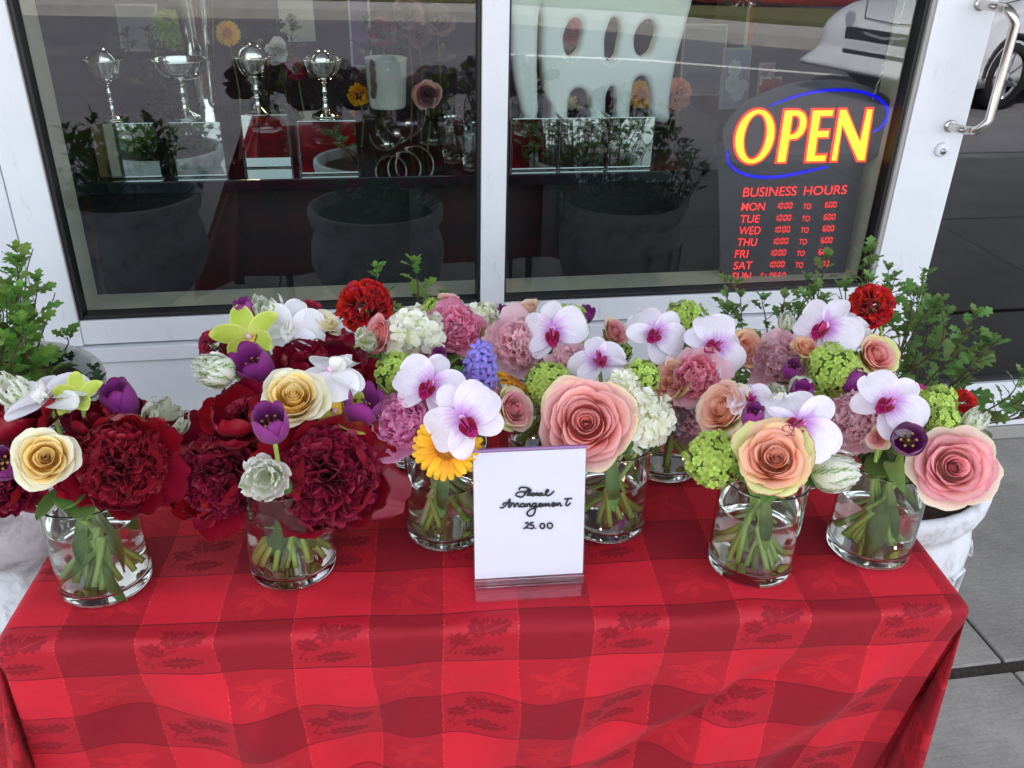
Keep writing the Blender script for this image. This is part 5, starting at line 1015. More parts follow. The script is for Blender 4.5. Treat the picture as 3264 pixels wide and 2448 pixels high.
for k in range(9):                                        # raised key ornament on the right urn
    a = R_(-110 + k * 26); ca, sa = math.cos(a), math.sin(a); mb = MB(); r = .2365
    for (t0, z0_, t1, z1_) in ((-.03, .42, .02, .42), (.02, .42, .02, .30), (.02, .30, -.012, .30), (-.012, .30, -.012, .35)):
        mb.tube([((r - .03 * abs(z0_ - .42)) * math.cos(a + t0 / r), (r - .03 * abs(z0_ - .42)) * math.sin(a + t0 / r), z0_), ((r - .03 * abs(z1_ - .42)) * math.cos(a + t1 / r), (r - .03 * abs(z1_ - .42)) * math.sin(a + t1 / r), z1_)], .005, 6)
    mb.build('key_relief', M['stone'], u3, True)
def mum_leaf(seed, mat):
    g = np.random.default_rng(seed); half = [(0.0, .0), (.12, .035), (.20, .16), (.27, .20), (.30, .11), (.40, .13), (.46, .30), (.56, .36), (.60, .20), (.66, .16), (.76, .26), (.86, .24), (.88, .12), (.98, .07), (1.02, 0.0)]
    n = len(half); V = [(x, y * g.uniform(.9, 1.15), .10 * abs(y) + .12 * x * (1 - x) * 2 - .12 * x * x) for x, y in half] + [(x, 0, .12 * x * (1 - x) * 2 - .12 * x * x) for x, y in half[1:-1]] + [(x, -y * g.uniform(.9, 1.15), .10 * abs(y) + .12 * x * (1 - x) * 2 - .12 * x * x) for x, y in half[1:-1]]
    F = []; L = lambda i: i if True else 0
    def sp(i): return 0 if i == 0 else (n - 1 if i == n - 1 else n + i - 1)
    def lo(i): return 0 if i == 0 else (n - 1 if i == n - 1 else n + (n - 2) + i - 1)
    for i in range(n - 1):
        for A, B in ((lambda i: i, sp), (sp, lo)):
            q = [A(i), A(i + 1), B(i + 1), B(i)]; q = [v for k, v in enumerate(q) if v not in q[:k]]
            if len(q) > 2: F.append(q)
    return mesh('leaf', V, F, mat, [((v[1] / .4 + 1) / 2, min(1, v[0])) for v in V])
def plant(name, label, cat, x, y, z, stems, mat, lsz=.036, seed=0, group=None, maxleaf=290, dens=1.0):
    """stems: list of (dx0, dy0, dx1, dy1, height)"""
    g = np.random.default_rng(seed); e = empty(name, label, cat, (x, y, z), group); ms = [cached(('mum', mat.name, k), lambda k=k: mum_leaf(k, mat)) for k in range(4)]; cnt = 0; tw = MB()
    for (x0, y0, x1, y1, h) in stems:
        b = np.array([g.normal(0, .010), g.normal(0, .010), 0]); P = smooth_path([(x0, y0, -.02), (x0 + (x1 - x0) * .3, y0 + (y1 - y0) * .3, h * .42), np.array([x1 * .85 + x0 * .15, y1 * .85 + y0 * .15, h * .78]) + b, (x1, y1, h)], 7); m = len(P)
        tw.tube(P, [.0026 * (1 - .7 * k / m) for k in range(m)], 5)
        nl = int((h / .017) * dens); rot = g.uniform(0, 6.28)
        for k in range(nl):
            f = .18 + .82 * (k / nl) ** .9; p = np.array(P[min(m - 1, int(f * (m - 1)))]); a = rot + k * 2.4 + g.normal(0, .25); el = R_(g.uniform(0, 40) + 28 * f); s = lsz * (1.12 - .55 * f) * g.uniform(.75, 1.25)
            if cnt >= maxleaf: break
            d = Vector((math.cos(a) * math.cos(el), math.sin(a) * math.cos(el), math.sin(el))); Y = Vector((0, 0, 1)).cross(d).normalized(); Z = d.cross(Y)
            ob('leaf', ms[cnt % 4], e, Matrix.Translation(Vector(p) + d * s * .25) @ Matrix((d, Y, Z)).transposed().to_4x4() @ RX(g.normal(0, 25)) @ SC(s)); cnt += 1
            if cnt % 3 == 0: tw.tube([p, p + np.array(d) * s * .4], .0008, 4)
        for k in range(4):
            if cnt >= maxleaf: break
            a = k * 1.57 + rot; el = R_(58); d = Vector((math.cos(a) * math.cos(el), math.sin(a) * math.cos(el), math.sin(el))); Y = Vector((0, 0, 1)).cross(d).normalized(); Z = d.cross(Y)
            ob('leaf', ms[k], e, Matrix.Translation(Vector(P[-1])) @ Matrix((d, Y, Z)).transposed().to_4x4() @ SC(lsz * .42 * g.uniform(.8, 1.3))); cnt += 1
    tw.build('twigs', M['twig'], e, True); return e
def fan(n, r, hmin, hmax, spread, seed, peak=None):
    g = np.random.default_rng(seed); L = []
    for i in range(n):
        a = g.uniform(0, 6.28); q = r * math.sqrt(g.random()); x0, y0 = q * math.cos(a), q * math.sin(a); h = g.uniform(hmin, hmax)
        L.append((x0 * .6, y0 * .6, x0 * (1 + spread), y0 * (1 + spread), h))
    return L
plant('foliage_plant', 'bright green lobed foliage plant at the far left edge', 'plant', -.715, -.62, h1 - .04, fan(24, .16, .12, .30, .3, 3), M['leaf_mum_br'], .060, 4, dens=1.1)
def fan2(xs, seed, top, y0=0.0, dep=.10):
    g = np.random.default_rng(seed); L = []
    for x_ in xs: L.append((max(-.16, min(.16, x_ * .6)), g.uniform(-.05, .05), x_ + g.normal(0, .012), y0 + g.uniform(-dep, dep), top(x_) + g.uniform(-.035, .02)))
    return L
plant('foliage_plant', 'green sprigs left of the sideways white orchid under the opening hours', 'plant', .80, -.80, h3 - .05, fan2(np.linspace(-.19, .03, 13), 5, lambda x: .34 + .3 * (x + .19)), M['leaf_mum'], .043, 5, dens=.9, maxleaf=298)
plant('foliage_plant', 'tallest green sprigs standing between the hours sign and the scarlet geranium', 'plant', .93, -.80, h3 - .05, fan2(np.linspace(-.12, .12, 13), 15, lambda x: .435 - .5 * abs(x + .02)), M['leaf_mum'], .043, 15, dens=.82, maxleaf=298)
plant('foliage_plant', 'green sprigs leaning right over the pavement beside the shop door', 'plant', 1.03, -.83, h3 - .05, fan2(np.linspace(-.02, .25, 15), 6, lambda x: .37 - .85 * max(0, x)), M['leaf_mum'], .048, 6, dens=.95, maxleaf=298)
plant('foliage_plant', 'dense lower leaves filling the right urn under the tall sprigs', 'plant', .95, -.82, h3 - .05, fan(26, .18, .16, .31, .35, 25), M['leaf_mum'], .046, 25, dens=.62, maxleaf=298)
plant('foliage_plant', 'bushy lower half of the green shrub at the far left edge', 'plant', -.74, -.64, h1 - .04, fan(26, .16, .08, .20, .25, 26), M['leaf_mum_br'], .052, 26, dens=.9, maxleaf=298)
plant('foliage_plant', 'low green mound in the hidden middle urn mirrored in the window boxes', 'plant', .06, -.56, h2 - .04, fan(22, .16, .06, .13, .5, 12), M['leaf_mum'], .052, 11)
plant('foliage_plant', 'two light green sprigs rising behind the red geranium at the centre', 'plant', .06, -.56, h2 - .04, [(-.04, 0, -.045, -.02, .27), (.03, 0, .028, -.02, .28), (-.02, 0, -.06, -.04, .16), (0.06, 0, .08, -.04, .15)], M['leaf_mum_br'], .050, 7, dens=.8)
plant('foliage_plant', 'tiny green sprig left of the dark red carnation', 'plant', -.30, -.60, .62, [(.0, -.02, .03, -.05, .17)], M['leaf_mum_br'], .028, 8)
# dark ground cover and buds in the left urn
plant('ground_plant', 'dark low leaves spilling in the far left urn', 'plant', -.66, -.68, h1 - .035, fan(20, .15, .02, .06, .15, 9), M['leaf_dark'], .058, 10)
bd_ = empty('geranium_bud', 'geranium bud cluster on a thin stem over the far left urn', 'flower bud', (-.60, -.70, h1 - .03))
mb = MB(); mb.tube([(0, 0, 0), (.015, -.01, .05), (.03, -.02, .075)], .0015, 6)
for k in range(9): a = k * 2.4; mb.tube([(.03, -.02, .075), (.03 + .014 * math.cos(a), -.02 + .014 * math.sin(a), .08 + .012 * (k % 3) / 2)], [.001, .0035], 6)
mb.build('buds', M['leaf_mum_br'], bd_, True)
def geranium(label, dxy, size, Y, base, seed):
    c = at(dxy[0], dxy[1], Y); R = size / 2 * K / FP * np.dot(c - CAMP, FWD)
    Mx = Matrix.Translation(Vector(c)) @ SC(R); e = empty('geranium', label, 'geranium', M=Mx); inv = Mx.inverted()
    for nm, me, mm in ruffle(seed, M['geranium'], 210, pol=150): ob(nm, me, e, mm)
    MB().tube([tuple(inv @ Vector(p)) for p in smooth_path([tuple(c), (c[0] * .6 + base[0] * .4, c[1] * .6 + base[1] * .4, c[2] - .08), base], 6)], .0022 / R, 7).build('stem', M['stem'], e, True)
geranium('big scarlet geranium head below the window at left centre', (789, 663), 122, -.66, (.04, -.58, .60), 91)
geranium('scarlet geranium head among the sprigs below the opening hours', (1882, 662), 98, -.92, (.98, -.88, .54), 92)

# ---------------------------------------------------------------- display inside the window
DZ = 0.842
dt = empty('display_table', 'black display table behind the shop window', 'table', (0.4, .8, 0))
box_ob('tabletop', (-1.25, -.50, DZ - .035), (.92, .55, DZ), M['dark_gloss'], dt, .003)
for x_ in (-1.2, -.25, .15, .86):
    for y_ in (-.44, .48): box_ob('leg', (x_ - .02, y_ - .02, 0), (x_ + .02, y_ + .02, DZ - .037), M['void'], dt)
box_ob('shade_panel', (-1.18, -.38, 0.0), (.84, -.36, DZ - .04), M['void'], dt); box_ob('shelf', (-1.18, -.42, .18), (.84, .46, .20), M['void'], dt)  # black upright panel added to keep the space under the table dark
def cube(label, x0, x1, y0, y1, zt, kind='mirror'):
    e = empty('mirror_cube', label, 'mirror box', ((x0 + x1) / 2, (y0 + y1) / 2, DZ), 'mirror boxes on the display table'); a = (x1 - x0) / 2; b = (y1 - y0) / 2; h = zt - DZ
    bevel(box_ob('mirror_panel', (-a + .004, -b + .004, .003), (a - .004, b - .004, h), M['mirror'], e), .0012)
    fr = MB()
    for s in (-1, 1):
        fr.tube([(s * a, -b, 0.001), (s * a, -b, h)], .0012, 4); fr.tube([(-a, -b, .001 if s < 0 else h), (a, -b, .001 if s < 0 else h)], .0012, 4)
    fr.build('glass_edge', M['glass'], e); return e
ZC = .993
cube('leftmost mirrored box in the window', -.715, -.545, .33, .48, ZC); cube('second mirrored box from the left', -.512, -.372, .33, .48, ZC); cube('mirrored box under the third ball in the window', -.335, -.20, .42, .56, ZC)
cube('mirrored box left of the ring sculpture', -.175, -.008, .33, .48, ZC)
for k, lab in enumerate(('left mirrored box under the white openwork vase', 'middle mirrored box under the white openwork vase', 'right mirrored box under the white openwork vase')): cube(lab, .428 + k * .145, .428 + k * .145 + .142, .33, .475, ZC)
def goblet(label, dx, Y, bowl, ballr, seed):
    p = at(dx, 256, Y); e = empty('pedestal_bowl', label, 'pedestal bowl', (p[0], Y, ZC + .001))
    pr = [(.0, .0), (.036, .0), (.038, .003), (.030, .007), (.026, .010), (.012, .020), (.007, .035), (.010, .044), (.006, .052), (.009, .066), (.006, .075), (.007, .085), (.020, .096), (.006 + bowl * .55, .104), (bowl * .86, .122), (bowl, .150), (bowl * .985, .150), (bowl * .84, .124), (.01, .106)]
    MB().lathe(smooth_pr(pr), 40).build('bowl', M['silver'], e, True)
    if ballr:
        b = empty('mirror_ball', 'mirrored ball resting in the ' + label, 'ball', (p[0], Y, ZC + .112 + ballr)); n = 16
        MB().lathe([(ballr * math.sin(math.pi * k / n) + 1e-4, -ballr * math.cos(math.pi * k / n)) for k in range(n + 1)], 32).build('ball', M['silver'], b, True)
def smooth_pr(pr): return [(max(0, p[0]), p[2]) for p in smooth_path([(r, 0, z) for r, z in pr], 3)]
goblet('leftmost silver pedestal bowl in the window', 245, .40, .052, .036, 1); goblet('wide silver pedestal bowl second from the left', 402, .40, .072, 0, 2); goblet('third silver pedestal bowl in the window', 560, .44, .05, .040, 3); goblet('silver pedestal bowl beside the white planter pot', 705, .40, .058, .034, 4)
p = at(452, 262, .50); e = empty('silver_trumpet_vase', 'tall silver trumpet vase behind the wide pedestal bowl', 'vase', (p[0], .50, DZ))
MB().lathe(smooth_pr([(0, 0), (.06, 0), (.062, .004), (.04, .014), (.03, .05), (.030, .15), (.038, .30), (.055, .45), (.078, .56), (.076, .56), (.05, .44)]), 40).build('vase_wall', M['silver'], e, True)
p = at(838, 240, .42); e = empty('planter_pot', 'pale marbled planter pot on the ring sculpture', 'pot', (p[0], .42, 1.012))
MB().lathe([(0, 0), (.048, 0), (.052, .004), (.058, .13), (.060, .134), (.056, .134), (.050, .02)], 40).build('pot_wall', M['pot_white'], e, True)
mb = MB()
for k in range(8): v, f, uv = flat_petal(.03, .009, .5, .5, (0, 10), 0, 5, 6, seed=k); v = np.array(v); th = 3.95 + .04 * (k % 3); z = .03 + k * .011; mb.add(np.stack([(.0575 + z * .03) * np.cos(th + v[:, 1] / .055), (.0575 + z * .03) * np.sin(th + v[:, 1] / .055), z + v[:, 0]], 1), f, uv)
mb.build('leaf_print', M['twig'], e)
e = empty('ring_sculpture', 'pewter sculpture of interlocking half rings with small balls', 'sculpture', (p[0] + .01, .40, DZ + .001))
def ring(c, R, a0, a1, wd=.012, th=.004):
    mb = MB(); pts = []; n = 18
    V = []; 
    for k in range(n + 1):
        a = R_(a0 + (a1 - a0) * k / n); 
        for r, y in ((R, -wd), (R, wd), (R - th, wd), (R - th, -wd)): V.append((c[0] + r * math.cos(a), c[1] + y, c[2] + r * math.sin(a)))
    mb.add(V, grid_faces(4, n + 1, 0, True)); mb.build('half_ring', M['pewter'], e)
for k, (dx_, dy_, R) in enumerate(((-.022, -.03, .046), (0.005, .0, .055), (.035, .03, .062))): ring((dx_, dy_, .105 + .018 * k), R, 180, 360)
for k, (dx_, dy_, R) in enumerate(((-.01, -.03, .046), (.03, .0, .05), (.062, .03, .058))): ring((dx_, dy_, .0), R, 0, 180)
for k, (x_, z_) in enumerate(((-.02, .075), (.012, .10), (.045, .125))):
    MB().lathe([(.012 * math.sin(math.pi * q / 10) + 1e-4, -.012 * math.cos(math.pi * q / 10)) for q in range(11)], 16).build('small_ball', M['silver'], e, True, M=TR(x_, -.03 + .02 * k, z_))
p = at(1005, 350, .42)
for k, (dx_, z_) in enumerate(((-.03, 0), (.02, 0))):
    e = empty('crystal_bowl', ('cut crystal bowl at the left of the mullion', 'front cut crystal bowl holding green leaves by the mullion')[k], 'bowl', (p[0] + dx_, .36 + .09 * (1 - k), DZ + .001))
    MB().lathe([(0, 0), (.03, 0), (.034, .02), (.05, .06), (.058, .10), (.062, .135), (.058, .135), (.053, .10), (.044, .06), (.026, .014), (0, .012)], 36, lambda th, z, kk: .0012 * math.sin(18 * th) * (z > .03)).build('bowl_wall', M['glass'], e, True)
# openwork porcelain vase: outline with holes, extruded, rounded
def blob(name, label, loops, Y, depth, px0):
    cu = bpy.data.curves.new(name, 'CURVE'); cu.dimensions = '2D'; cu.fill_mode = 'BOTH'; cu.extrude = depth; cu.bevel_depth = .016; cu.offset = -.016; cu.bevel_resolution = 4; cu.materials.append(M['porcelain'])
    o0 = at(*px0, Y)
    for L in loops:
        s = cu.splines.new('BEZIER'); s.bezier_points.add(len(L) - 1); s.use_cyclic_u = True
        for b_, (x_, y_) in zip(s.bezier_points, L):
            q = at(x_, y_, Y); b_.co = (q[0] - o0[0], q[2] - o0[2], 0); b_.handle_left_type = b_.handle_right_type = 'AUTO'
    tmp = bpy.data.objects.new('tmp', cu); me = bpy.data.meshes.new_from_object(tmp); bpy.data.objects.remove(tmp)
    me.polygons.foreach_set('use_smooth', [True] * len(me.polygons))
    root = empty(name, label, 'vase', (o0[0], Y, o0[2])); ob('vase_wall', me, root, Matrix.Rotation(R_(90), 4, 'X'))
blob('openwork_vase', 'white porcelain openwork vase behind the right window pane', [
    [(1176, -60), (1500, -60), (1490, 0), (1474, 60), (1458, 120), (1446, 180), (1440, 225), (1438, 258), (1420, 262), (1406, 256), (1406, 215), (1400, 182), (1384, 162), (1368, 170), (1360, 205), (1356, 240), (1354, 260), (1342, 263), (1330, 258), (1328, 215), (1318, 184), (1308, 196), (1304, 230), (1302, 256), (1288, 263), (1274, 256), (1272, 222), (1264, 198), (1246, 188), (1230, 198), (1223, 225), (1221, 256), (1206, 263), (1190, 257), (1186, 225), (1176, 206), (1168, 160), (1166, 60)],
    [(1238, 38), (1254, 48), (1253, 84), (1242, 112), (1228, 120), (1216, 104), (1218, 62)], [(1322, 36), (1336, 50), (1333, 92), (1320, 128), (1308, 128), (1302, 100), (1308, 58)], [(1398, 40), (1414, 56), (1410, 90), (1394, 118), (1376, 118), (1366, 98), (1374, 58)]], .46, .016, (1310, 258))
blob('openwork_vase', 'narrow white porcelain vase left of the wider openwork one', [[(1112, -60), (1170, -60), (1160, 40), (1157, 130), (1158, 200), (1156, 250), (1146, 263), (1132, 252), (1120, 215), (1108, 150), (1104, 60)]], .40, .016, (1140, 258))
# LED open sign hanging inside the glass
SY = .085
def sp_(cx, cy_, org=(2250, 0)): q = at((org[0] + cx / 2.1815) / K, (org[1] + cy_ / 2.1815) / K, SY); return (q[0], q[2])
o0 = sp_(700, 900); os_ = empty('open_sign', 'lit red and yellow OPEN sign with blue swooshes and business hours', 'sign', (o0[0], SY, o0[1]))
def poly(name, pts, mat, y, holes=(), dep=.001, org=(2250, 0), smooth=False, parent=os_):
    cu = bpy.data.curves.new(name, 'CURVE'); cu.dimensions = '2D'; cu.fill_mode = 'BOTH'; cu.extrude = dep
    for L in (pts, *holes):
        s = cu.splines.new('POLY'); s.points.add(len(L) - 1); s.use_cyclic_u = True
        for b_, p_ in zip(s.points, L): q = sp_(*p_, org); b_.co = (q[0] - o0[0], q[1] - o0[1], 0, 1)
    tmp = bpy.data.objects.new('tmp', cu); me = bpy.data.meshes.new_from_object(tmp); bpy.data.objects.remove(tmp); me.materials.clear(); me.materials.append(mat)
    return ob(name, me, parent, Matrix.Translation((0, y, 0)) @ Matrix.Rotation(R_(90), 4, 'X'))
poly('sign_board', [(735 + 615 * math.cos(a), 905 + 345 * math.sin(a) - 60 * math.cos(a)) for a in np.linspace(0, 6.283, 61)[:-1]], M['board'], 0.006, dep=.003)
poly('hours_board', [(100, 1180), (1120, 1130), (960, 2000), (110, 2010)], M['board'], 0.0125, dep=.003)
def ell(cx, cy_, a, b, sh=.15, n=40): return [(cx + a * math.cos(t) + sh * b * math.sin(t), cy_ - b * math.sin(t)) for t in np.linspace(0, 2 * math.pi, n + 1)[:-1]]
LET = {'O': (ell(338, 948, 138, 192), [ell(340, 948, 74, 155)]),
 'P': ([(487, 1130), (543, 765), (600, 760), (650, 764), (685, 785), (702, 830), (698, 880), (675, 930), (635, 965), (578, 972), (552, 1130)], [[(602, 806), (632, 808), (648, 830), (645, 870), (630, 905), (605, 928), (584, 930)]]),
 'E': ([(688, 1125), (738, 762), (888, 760), (880, 808), (795, 810), (780, 905), (858, 903), (850, 955), (775, 957), (758, 1077), (838, 1073), (828, 1122)], []),
 'N': ([(865, 1120), (926, 758), (976, 758), (1068, 980), (1116, 755), (1160, 755), (1103, 1118), (1052, 1118), (946, 872), (908, 1120)], [])}
def grow(L, k):
    A = np.array(L, float); n = len(A); ar = sum(A[i][0] * A[(i + 1) % n][1] - A[(i + 1) % n][0] * A[i][1] for i in range(n)); sg_ = 1 if ar > 0 else -1; out = []
    for i in range(n):
        a = A[i] - A[i - 1]; b = A[(i + 1) % n] - A[i]; a /= np.linalg.norm(a) + 1e-9; b /= np.linalg.norm(b) + 1e-9; na = np.array([a[1], -a[0]]); nb = np.array([b[1], -b[0]]); m = na + nb; m /= max(.35, np.dot(m, m) / 2); out.append(tuple(A[i] + m * k * sg_))
    return out
for ch, (o_, hl) in LET.items():
    poly('letter_halo', grow(o_, 9), M['led_red'], -.0005, [grow(h, -7) for h in hl], .0008); poly('letter_face', grow(o_, -5), M['led_yellow'], -.0030, [grow(h, 5) for h in hl], .0008)  # red outline stands in for the glow around the lit letters
def swoosh(pts, w_, mat):
    P = [np.array(p_) for p_ in smooth_path([(x_, y_, 0) for x_, y_ in pts], 5)]; n = len(P); L1 = []; L2 = []
    for i, p_ in enumerate(P):
        t = P[min(i + 1, n - 1)] - P[max(i - 1, 0)]; t /= np.linalg.norm(t); q = np.array([-t[1], t[0], 0]); ww = w_[0] + (w_[1] - w_[0]) * math.sin(math.pi * i / (n - 1)) ** .7; L1.append(tuple((p_ + q * ww)[:2])); L2.append(tuple((p_ - q * ww)[:2]))
    poly('swoosh', L1 + L2[::-1], mat, -.002)
swoosh([(440, 738), (560, 690), (720, 645), (880, 625), (1040, 632), (1160, 664), (1230, 712), (1262, 770), (1252, 830), (1215, 882), (1158, 920)], (4, 10), M['led_blue'])
swoosh([(150, 1045), (147, 1090), (165, 1140), (220, 1190), (310, 1222), (420, 1232), (540, 1222), (680, 1195), (780, 1172), (850, 1158)], (5, 10), M['led_blue'])
def text(s, x0, x1, yb, yt, slope=-.03, shear=.18, name='lettering', org=(2250, 500), mat=None, space=1.0):
    cu = bpy.data.curves.new(name, 'FONT'); cu.body = s; cu.extrude = 0.0; cu.space_word = space; cu.offset = .003
    tmp = bpy.data.objects.new('tmp', cu); me = bpy.data.meshes.new_from_object(tmp); bpy.data.objects.remove(tmp)
    n = len(me.vertices); co_ = np.zeros(n * 3); me.vertices.foreach_get('co', co_); co_ = co_.reshape(-1, 3); mn, mx = co_.min(0), co_.max(0); f = (co_ - mn) / np.maximum(mx - mn, 1e-6)
    hgt = yb - yt; X = x0 + f[:, 0] * (x1 - x0 - shear * hgt) + shear * hgt * f[:, 1]; Yv = yb - f[:, 1] * hgt + slope * (X - x0)
    for i in range(n): q = sp_(X[i], Yv[i], org); co_[i] = (q[0] - o0[0], q[1] - o0[1], 0)
    me.vertices.foreach_set('co', co_.ravel()); me.materials.clear(); me.materials.append(mat or M['led_text']); me.update()
    return ob(name, me, os_, Matrix.Translation((0, .0035, 0)) @ Matrix.Rotation(R_(90), 4, 'X'))
text('BUSINESS', 258, 642, 282, 218); text('HOURS', 682, 990, 270, 208)
def seg(ch, x, y, w_, h, mb):
    S7 = {'0': 'abcdef', '1': 'bc', '6': 'acdefg', '5': 'acdfg', 'C': 'adef', 'L': 'def', 'O': 'abcdef', 'S': 'acdfg', 'E': 'adefg', 'D': 'abcdef', ':': ''}[ch]
    C_ = dict(a=(0, h, 1, h), b=(1, h, 1, h / 2), c=(1, h / 2, 1, 0), d=(0, 0, 1, 0), e=(0, 0, 0, h / 2), f=(0, h / 2, 0, h), g=(0, h / 2, 1, h / 2)); t = 3.2
    for k in S7:
        xa, ya, xb, yb = C_[k]; xa *= w_; xb *= w_; A_ = (x + xa + .18 * ya, y - ya); B_ = (x + xb + .18 * yb, y - yb); d = np.array(B_) - A_; L = np.linalg.norm(d); d /= L; q = np.array([-d[1], d[0]]) * t; a1 = np.array(A_) + d * 3; b1 = np.array(B_) - d * 3
        V = []
        for pp in (a1 + q, a1 - q, b1 - q, b1 + q): z_ = sp_(pp[0], pp[1], (2250, 500)); V.append((z_[0] - o0[0], .0035, z_[1] - o0[1]))
        mb.add(V, [(0, 1, 2, 3)])
for k, (dn, x, y) in enumerate((('MON', 247, 378), ('TUE', 238, 463), ('WED', 230, 544), ('THU', 218, 625), ('FRI', 202, 706), ('SAT', 192, 787), ('SUN', 182, 862))):
    text(dn, x, x + (172 if k < 4 else 100 if dn == 'FRI' else 138) * (.84 if dn == 'THU' or dn == 'TUE' else .92 if dn == 'WED' else 1), y, y - 54, -.02)
    bx_ = x + 252; mb = MB()
    if k < 6:
        text('TO', bx_ + 178, bx_ + 240, y - 12, y - 50, -.02)
        for j, ch in enumerate('1000'): seg(ch, bx_ + 2 + [-14, 16, 50, 80][j], y - 16 - j * 1, 18, 38, mb)
        for j, ch in enumerate('600' if k < 5 else '500'): seg(ch, bx_ + 334 + j * 28, y - 24 - j, 18, 36, mb)
    else:
        for j, ch in enumerate('CLOSED'): seg(ch, x + 202 + j * 30, y - 12 - j, 18, 36, mb)
    mb.build('opening_time', M['led_text'], os_)
ch = empty('hanging_chain', 'thin chain holding up the OPEN sign at its right', 'chain', (1.36, SY, 1.12)); P0 = np.array([1.385, SY, 1.085]); P1 = np.array([1.425, SY, 1.36]); mb = MB(); n = 22
for k in range(n):
    c_ = P0 + (P1 - P0) * (k + .5) / n - np.array([1.36, SY, 1.12]); mb.tube([c_ + np.array([.0028 * math.cos(a), .0028 * math.sin(a) * (k % 2), .0072 * math.sin(a) if k % 2 == 0 else .0072 * math.cos(a)]) for a in np.linspace(0, 6.283, 9)], .0007, 4, False)
mb.build('links', M['bright'], ch)
# framed flower prints and silk flowers further in
def pic(label, dx, dy, w_, h_, Y, colr, rz=0, blobs=()):
    c = at(dx, dy, Y); e = empty('framed_print', label, 'picture', M=Matrix.Translation(Vector(c)) @ Matrix.Rotation(R_(rz), 4, 'Z') @ Matrix.Rotation(R_(-6), 4, 'X'))
    box_ob('frame', (-w_ / 2 - .008, 0.001, -h_ / 2 - .008), (w_ / 2 + .008, .012, h_ / 2 + .008), M['pot_white'], e); box_ob('print', (-w_ / 2, -.002, -h_ / 2), (w_ / 2, .0005, h_ / 2), colr, e)
    g = np.random.default_rng(int(dx))
    for i, m_ in enumerate(blobs):
        for k in range(5): x_, z_ = g.uniform(-.35, .35) * w_, g.uniform(-.35, .35) * h_; ob('printed_flower', cached(('pf', m_.name), lambda: floret_mesh(m_, 7, .01, 3, .5)), e, TR(x_, -.0035 - .0004 * k, z_) @ RX(90) @ SC(.02 + .012 * g.random()))
sc1 = simple('lilac print', S(170, 168, 190), .6); sc2 = simple('pink print', S(190, 150, 160), .6); sc3 = simple('grey print', S(140, 140, 150), .6); sc4 = simple('red print', S(150, 50, 40), .6); sc5 = simple('cream print', S(196, 184, 160), .6)
pic('tall lilac flower print behind the right pane', 1590, 170, .10, .19, .9, sc1, 12, (M['white_petal'],)); pic('pink flower print beside the lilac one', 1665, 190, .085, .16, .95, sc2, 8, (M['peony_pale'],)); pic('small framed red flower print left of the white car reflection', 1650, 55, .12, .14, 1.2, sc4, 0, (M['geranium'],))
pic('large grey card behind the openwork vase', 1520, 130, .17, .26, 1.4, sc3, 0); pic('framed red flower print above the OPEN sign', 1662, 205, .06, .10, .7, sc4, -6, (M['carnation_dk'],)); pic('cream patterned card on the left interior wall', 300, 60, .13, .15, 1.5, sc3, 0); pic('white note card hanging near the left pane top', 640, 30, .10, .16, 1.1, sc5, 4); pic('purple card behind the pedestal bowls', 778, 70, .06, .22, 1.2, simple('purple print', S(96, 60, 120), .6), 0)
def silk(name, cat, label, dx, dy, Y, size, parts, face=(0, .2), post=True):
    c = at(dx, dy, Y); R = size / 2 * K / FP * np.dot(c - CAMP, FWD); ax = Vector((face[0], -1, face[1])).normalized(); q = Vector((0, 0, 1)).rotation_difference(ax).to_matrix().to_4x4()
    Mx = Matrix.Translation(Vector(c)) @ q @ SC(R); e = empty(name, label, cat, M=Mx)
    for nm, me, mm in parts:
        o = ob(nm, me, e, None if mm == 'stuff' else mm)
        if mm == 'stuff': tag(o, kind='stuff')
    inv = Mx.inverted(); MB().tube([tuple(inv @ Vector(p_)) for p_ in ((c[0], c[1] + R * .2, c[2]), (c[0] + .01, c[1] + .02, (c[2] + DZ) / 2), (c[0], c[1] + .03, DZ + .004))], .003 / R, 6).build('stem', M['stem_dk'], e, True)
silk('hydrangea', 'hydrangea', 'green silk hydrangea in the window left of the trumpet vase', 372, 62, .62, 84, ball(201, M['viburnum_dk'], M['vib_core'], 60, .30, .8, 128, 4, .12, .4, asp=.5))
silk('gerbera', 'gerbera', 'ochre silk daisy right of the trumpet vase in the window', 492, 72, .64, 54, gerbera(202))
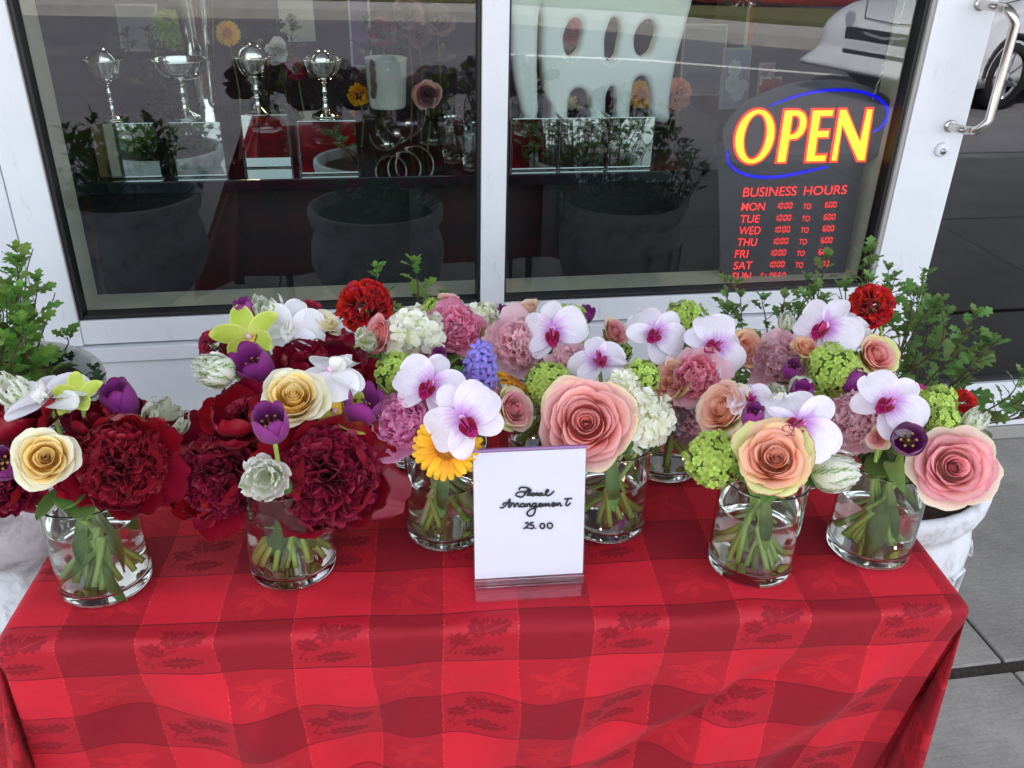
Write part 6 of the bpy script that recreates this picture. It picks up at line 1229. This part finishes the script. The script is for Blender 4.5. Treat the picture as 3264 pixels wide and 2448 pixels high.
for i, (n_, c_, l_, x_, y_, Y_, s_, p_) in enumerate((
    ('rose', 'rose', 'darkened pink silk rose at the top centre of the left pane', 880, 30, .7, 60, lambda: rose(203, M['silk'], M['silk'], 22)), ('rose', 'rose', 'darkened pink silk rose right of its twin near the mullion', 945, 45, .75, 64, lambda: rose(204, M['silk'], M['silk'], 22)),
    ('rose', 'rose', 'lower darkened pink silk rose above the planter pot', 905, 78, .72, 50, lambda: rose(205, M['silk'], M['silk'], 20)), ('rose', 'rose', 'dark red silk rose left of the pink silk roses', 825, 70, .8, 56, lambda: rose(206, M['carnation_dk'], M['crimson'], 22)),
    ('rose', 'rose', 'coral silk rose right of the planter pot', 922, 205, .55, 56, lambda: rose(207, M['silk'], M['rose_pink'], 22)), ('dahlia', 'dahlia', 'orange silk dahlia under an arch of the openwork vase', 1385, 205, .75, 62, lambda: gerbera(208)),
    ('dahlia', 'dahlia', 'cream silk flower right of the openwork vase', 1458, 205, .8, 74, lambda: ruffle(209, M['rose_peach'], 110)), ('rose', 'rose', 'pink silk flower seen through a hole of the openwork vase', 1232, 70, .8, 70, lambda: rose(210, M['peony_pale_deep'], M['peony_pale'], 20)),
    ('hydrangea', 'hydrangea', 'pale silk hydrangea behind the lower arch of the openwork vase', 1222, 235, .8, 60, lambda: HY(211, 30)), ('rose', 'rose', 'white silk blossom between the second and third pedestal bowls', 600, 110, .8, 50, lambda: rose(212, M['cream_petal'], M['cream_petal'], 16)),
    ('carnation', 'carnation', 'dark red silk flower by the silver pedestal bowl', 640, 150, .6, 46, lambda: ruffle(213, M['carnation_dk'], 80)), ('carnation', 'carnation', 'ochre silk flower low behind the last pedestal bowl', 775, 205, .62, 50, lambda: ruffle(214, M['gerbera'], 80)))):
    silk(n_, c_, l_, x_, y_, Y_, s_, p_())
for lab, x_, y_, seed in (('silk leaves above the planter pot', .06, .62, 21), ('silk leaves beside the crystal bowls', .27, .6, 22), ('silk leaves under the white silk blossom', -.25, .75, 23), ('silk greenery behind the leftmost pedestal bowl', -.60, .8, 24)):
    plant('silk_leaves', lab, 'leaves', x_, y_, DZ + .02, fan(7, .06, .22, .36, .8, seed), M['leaf_dark'], .055, seed, maxleaf=80)
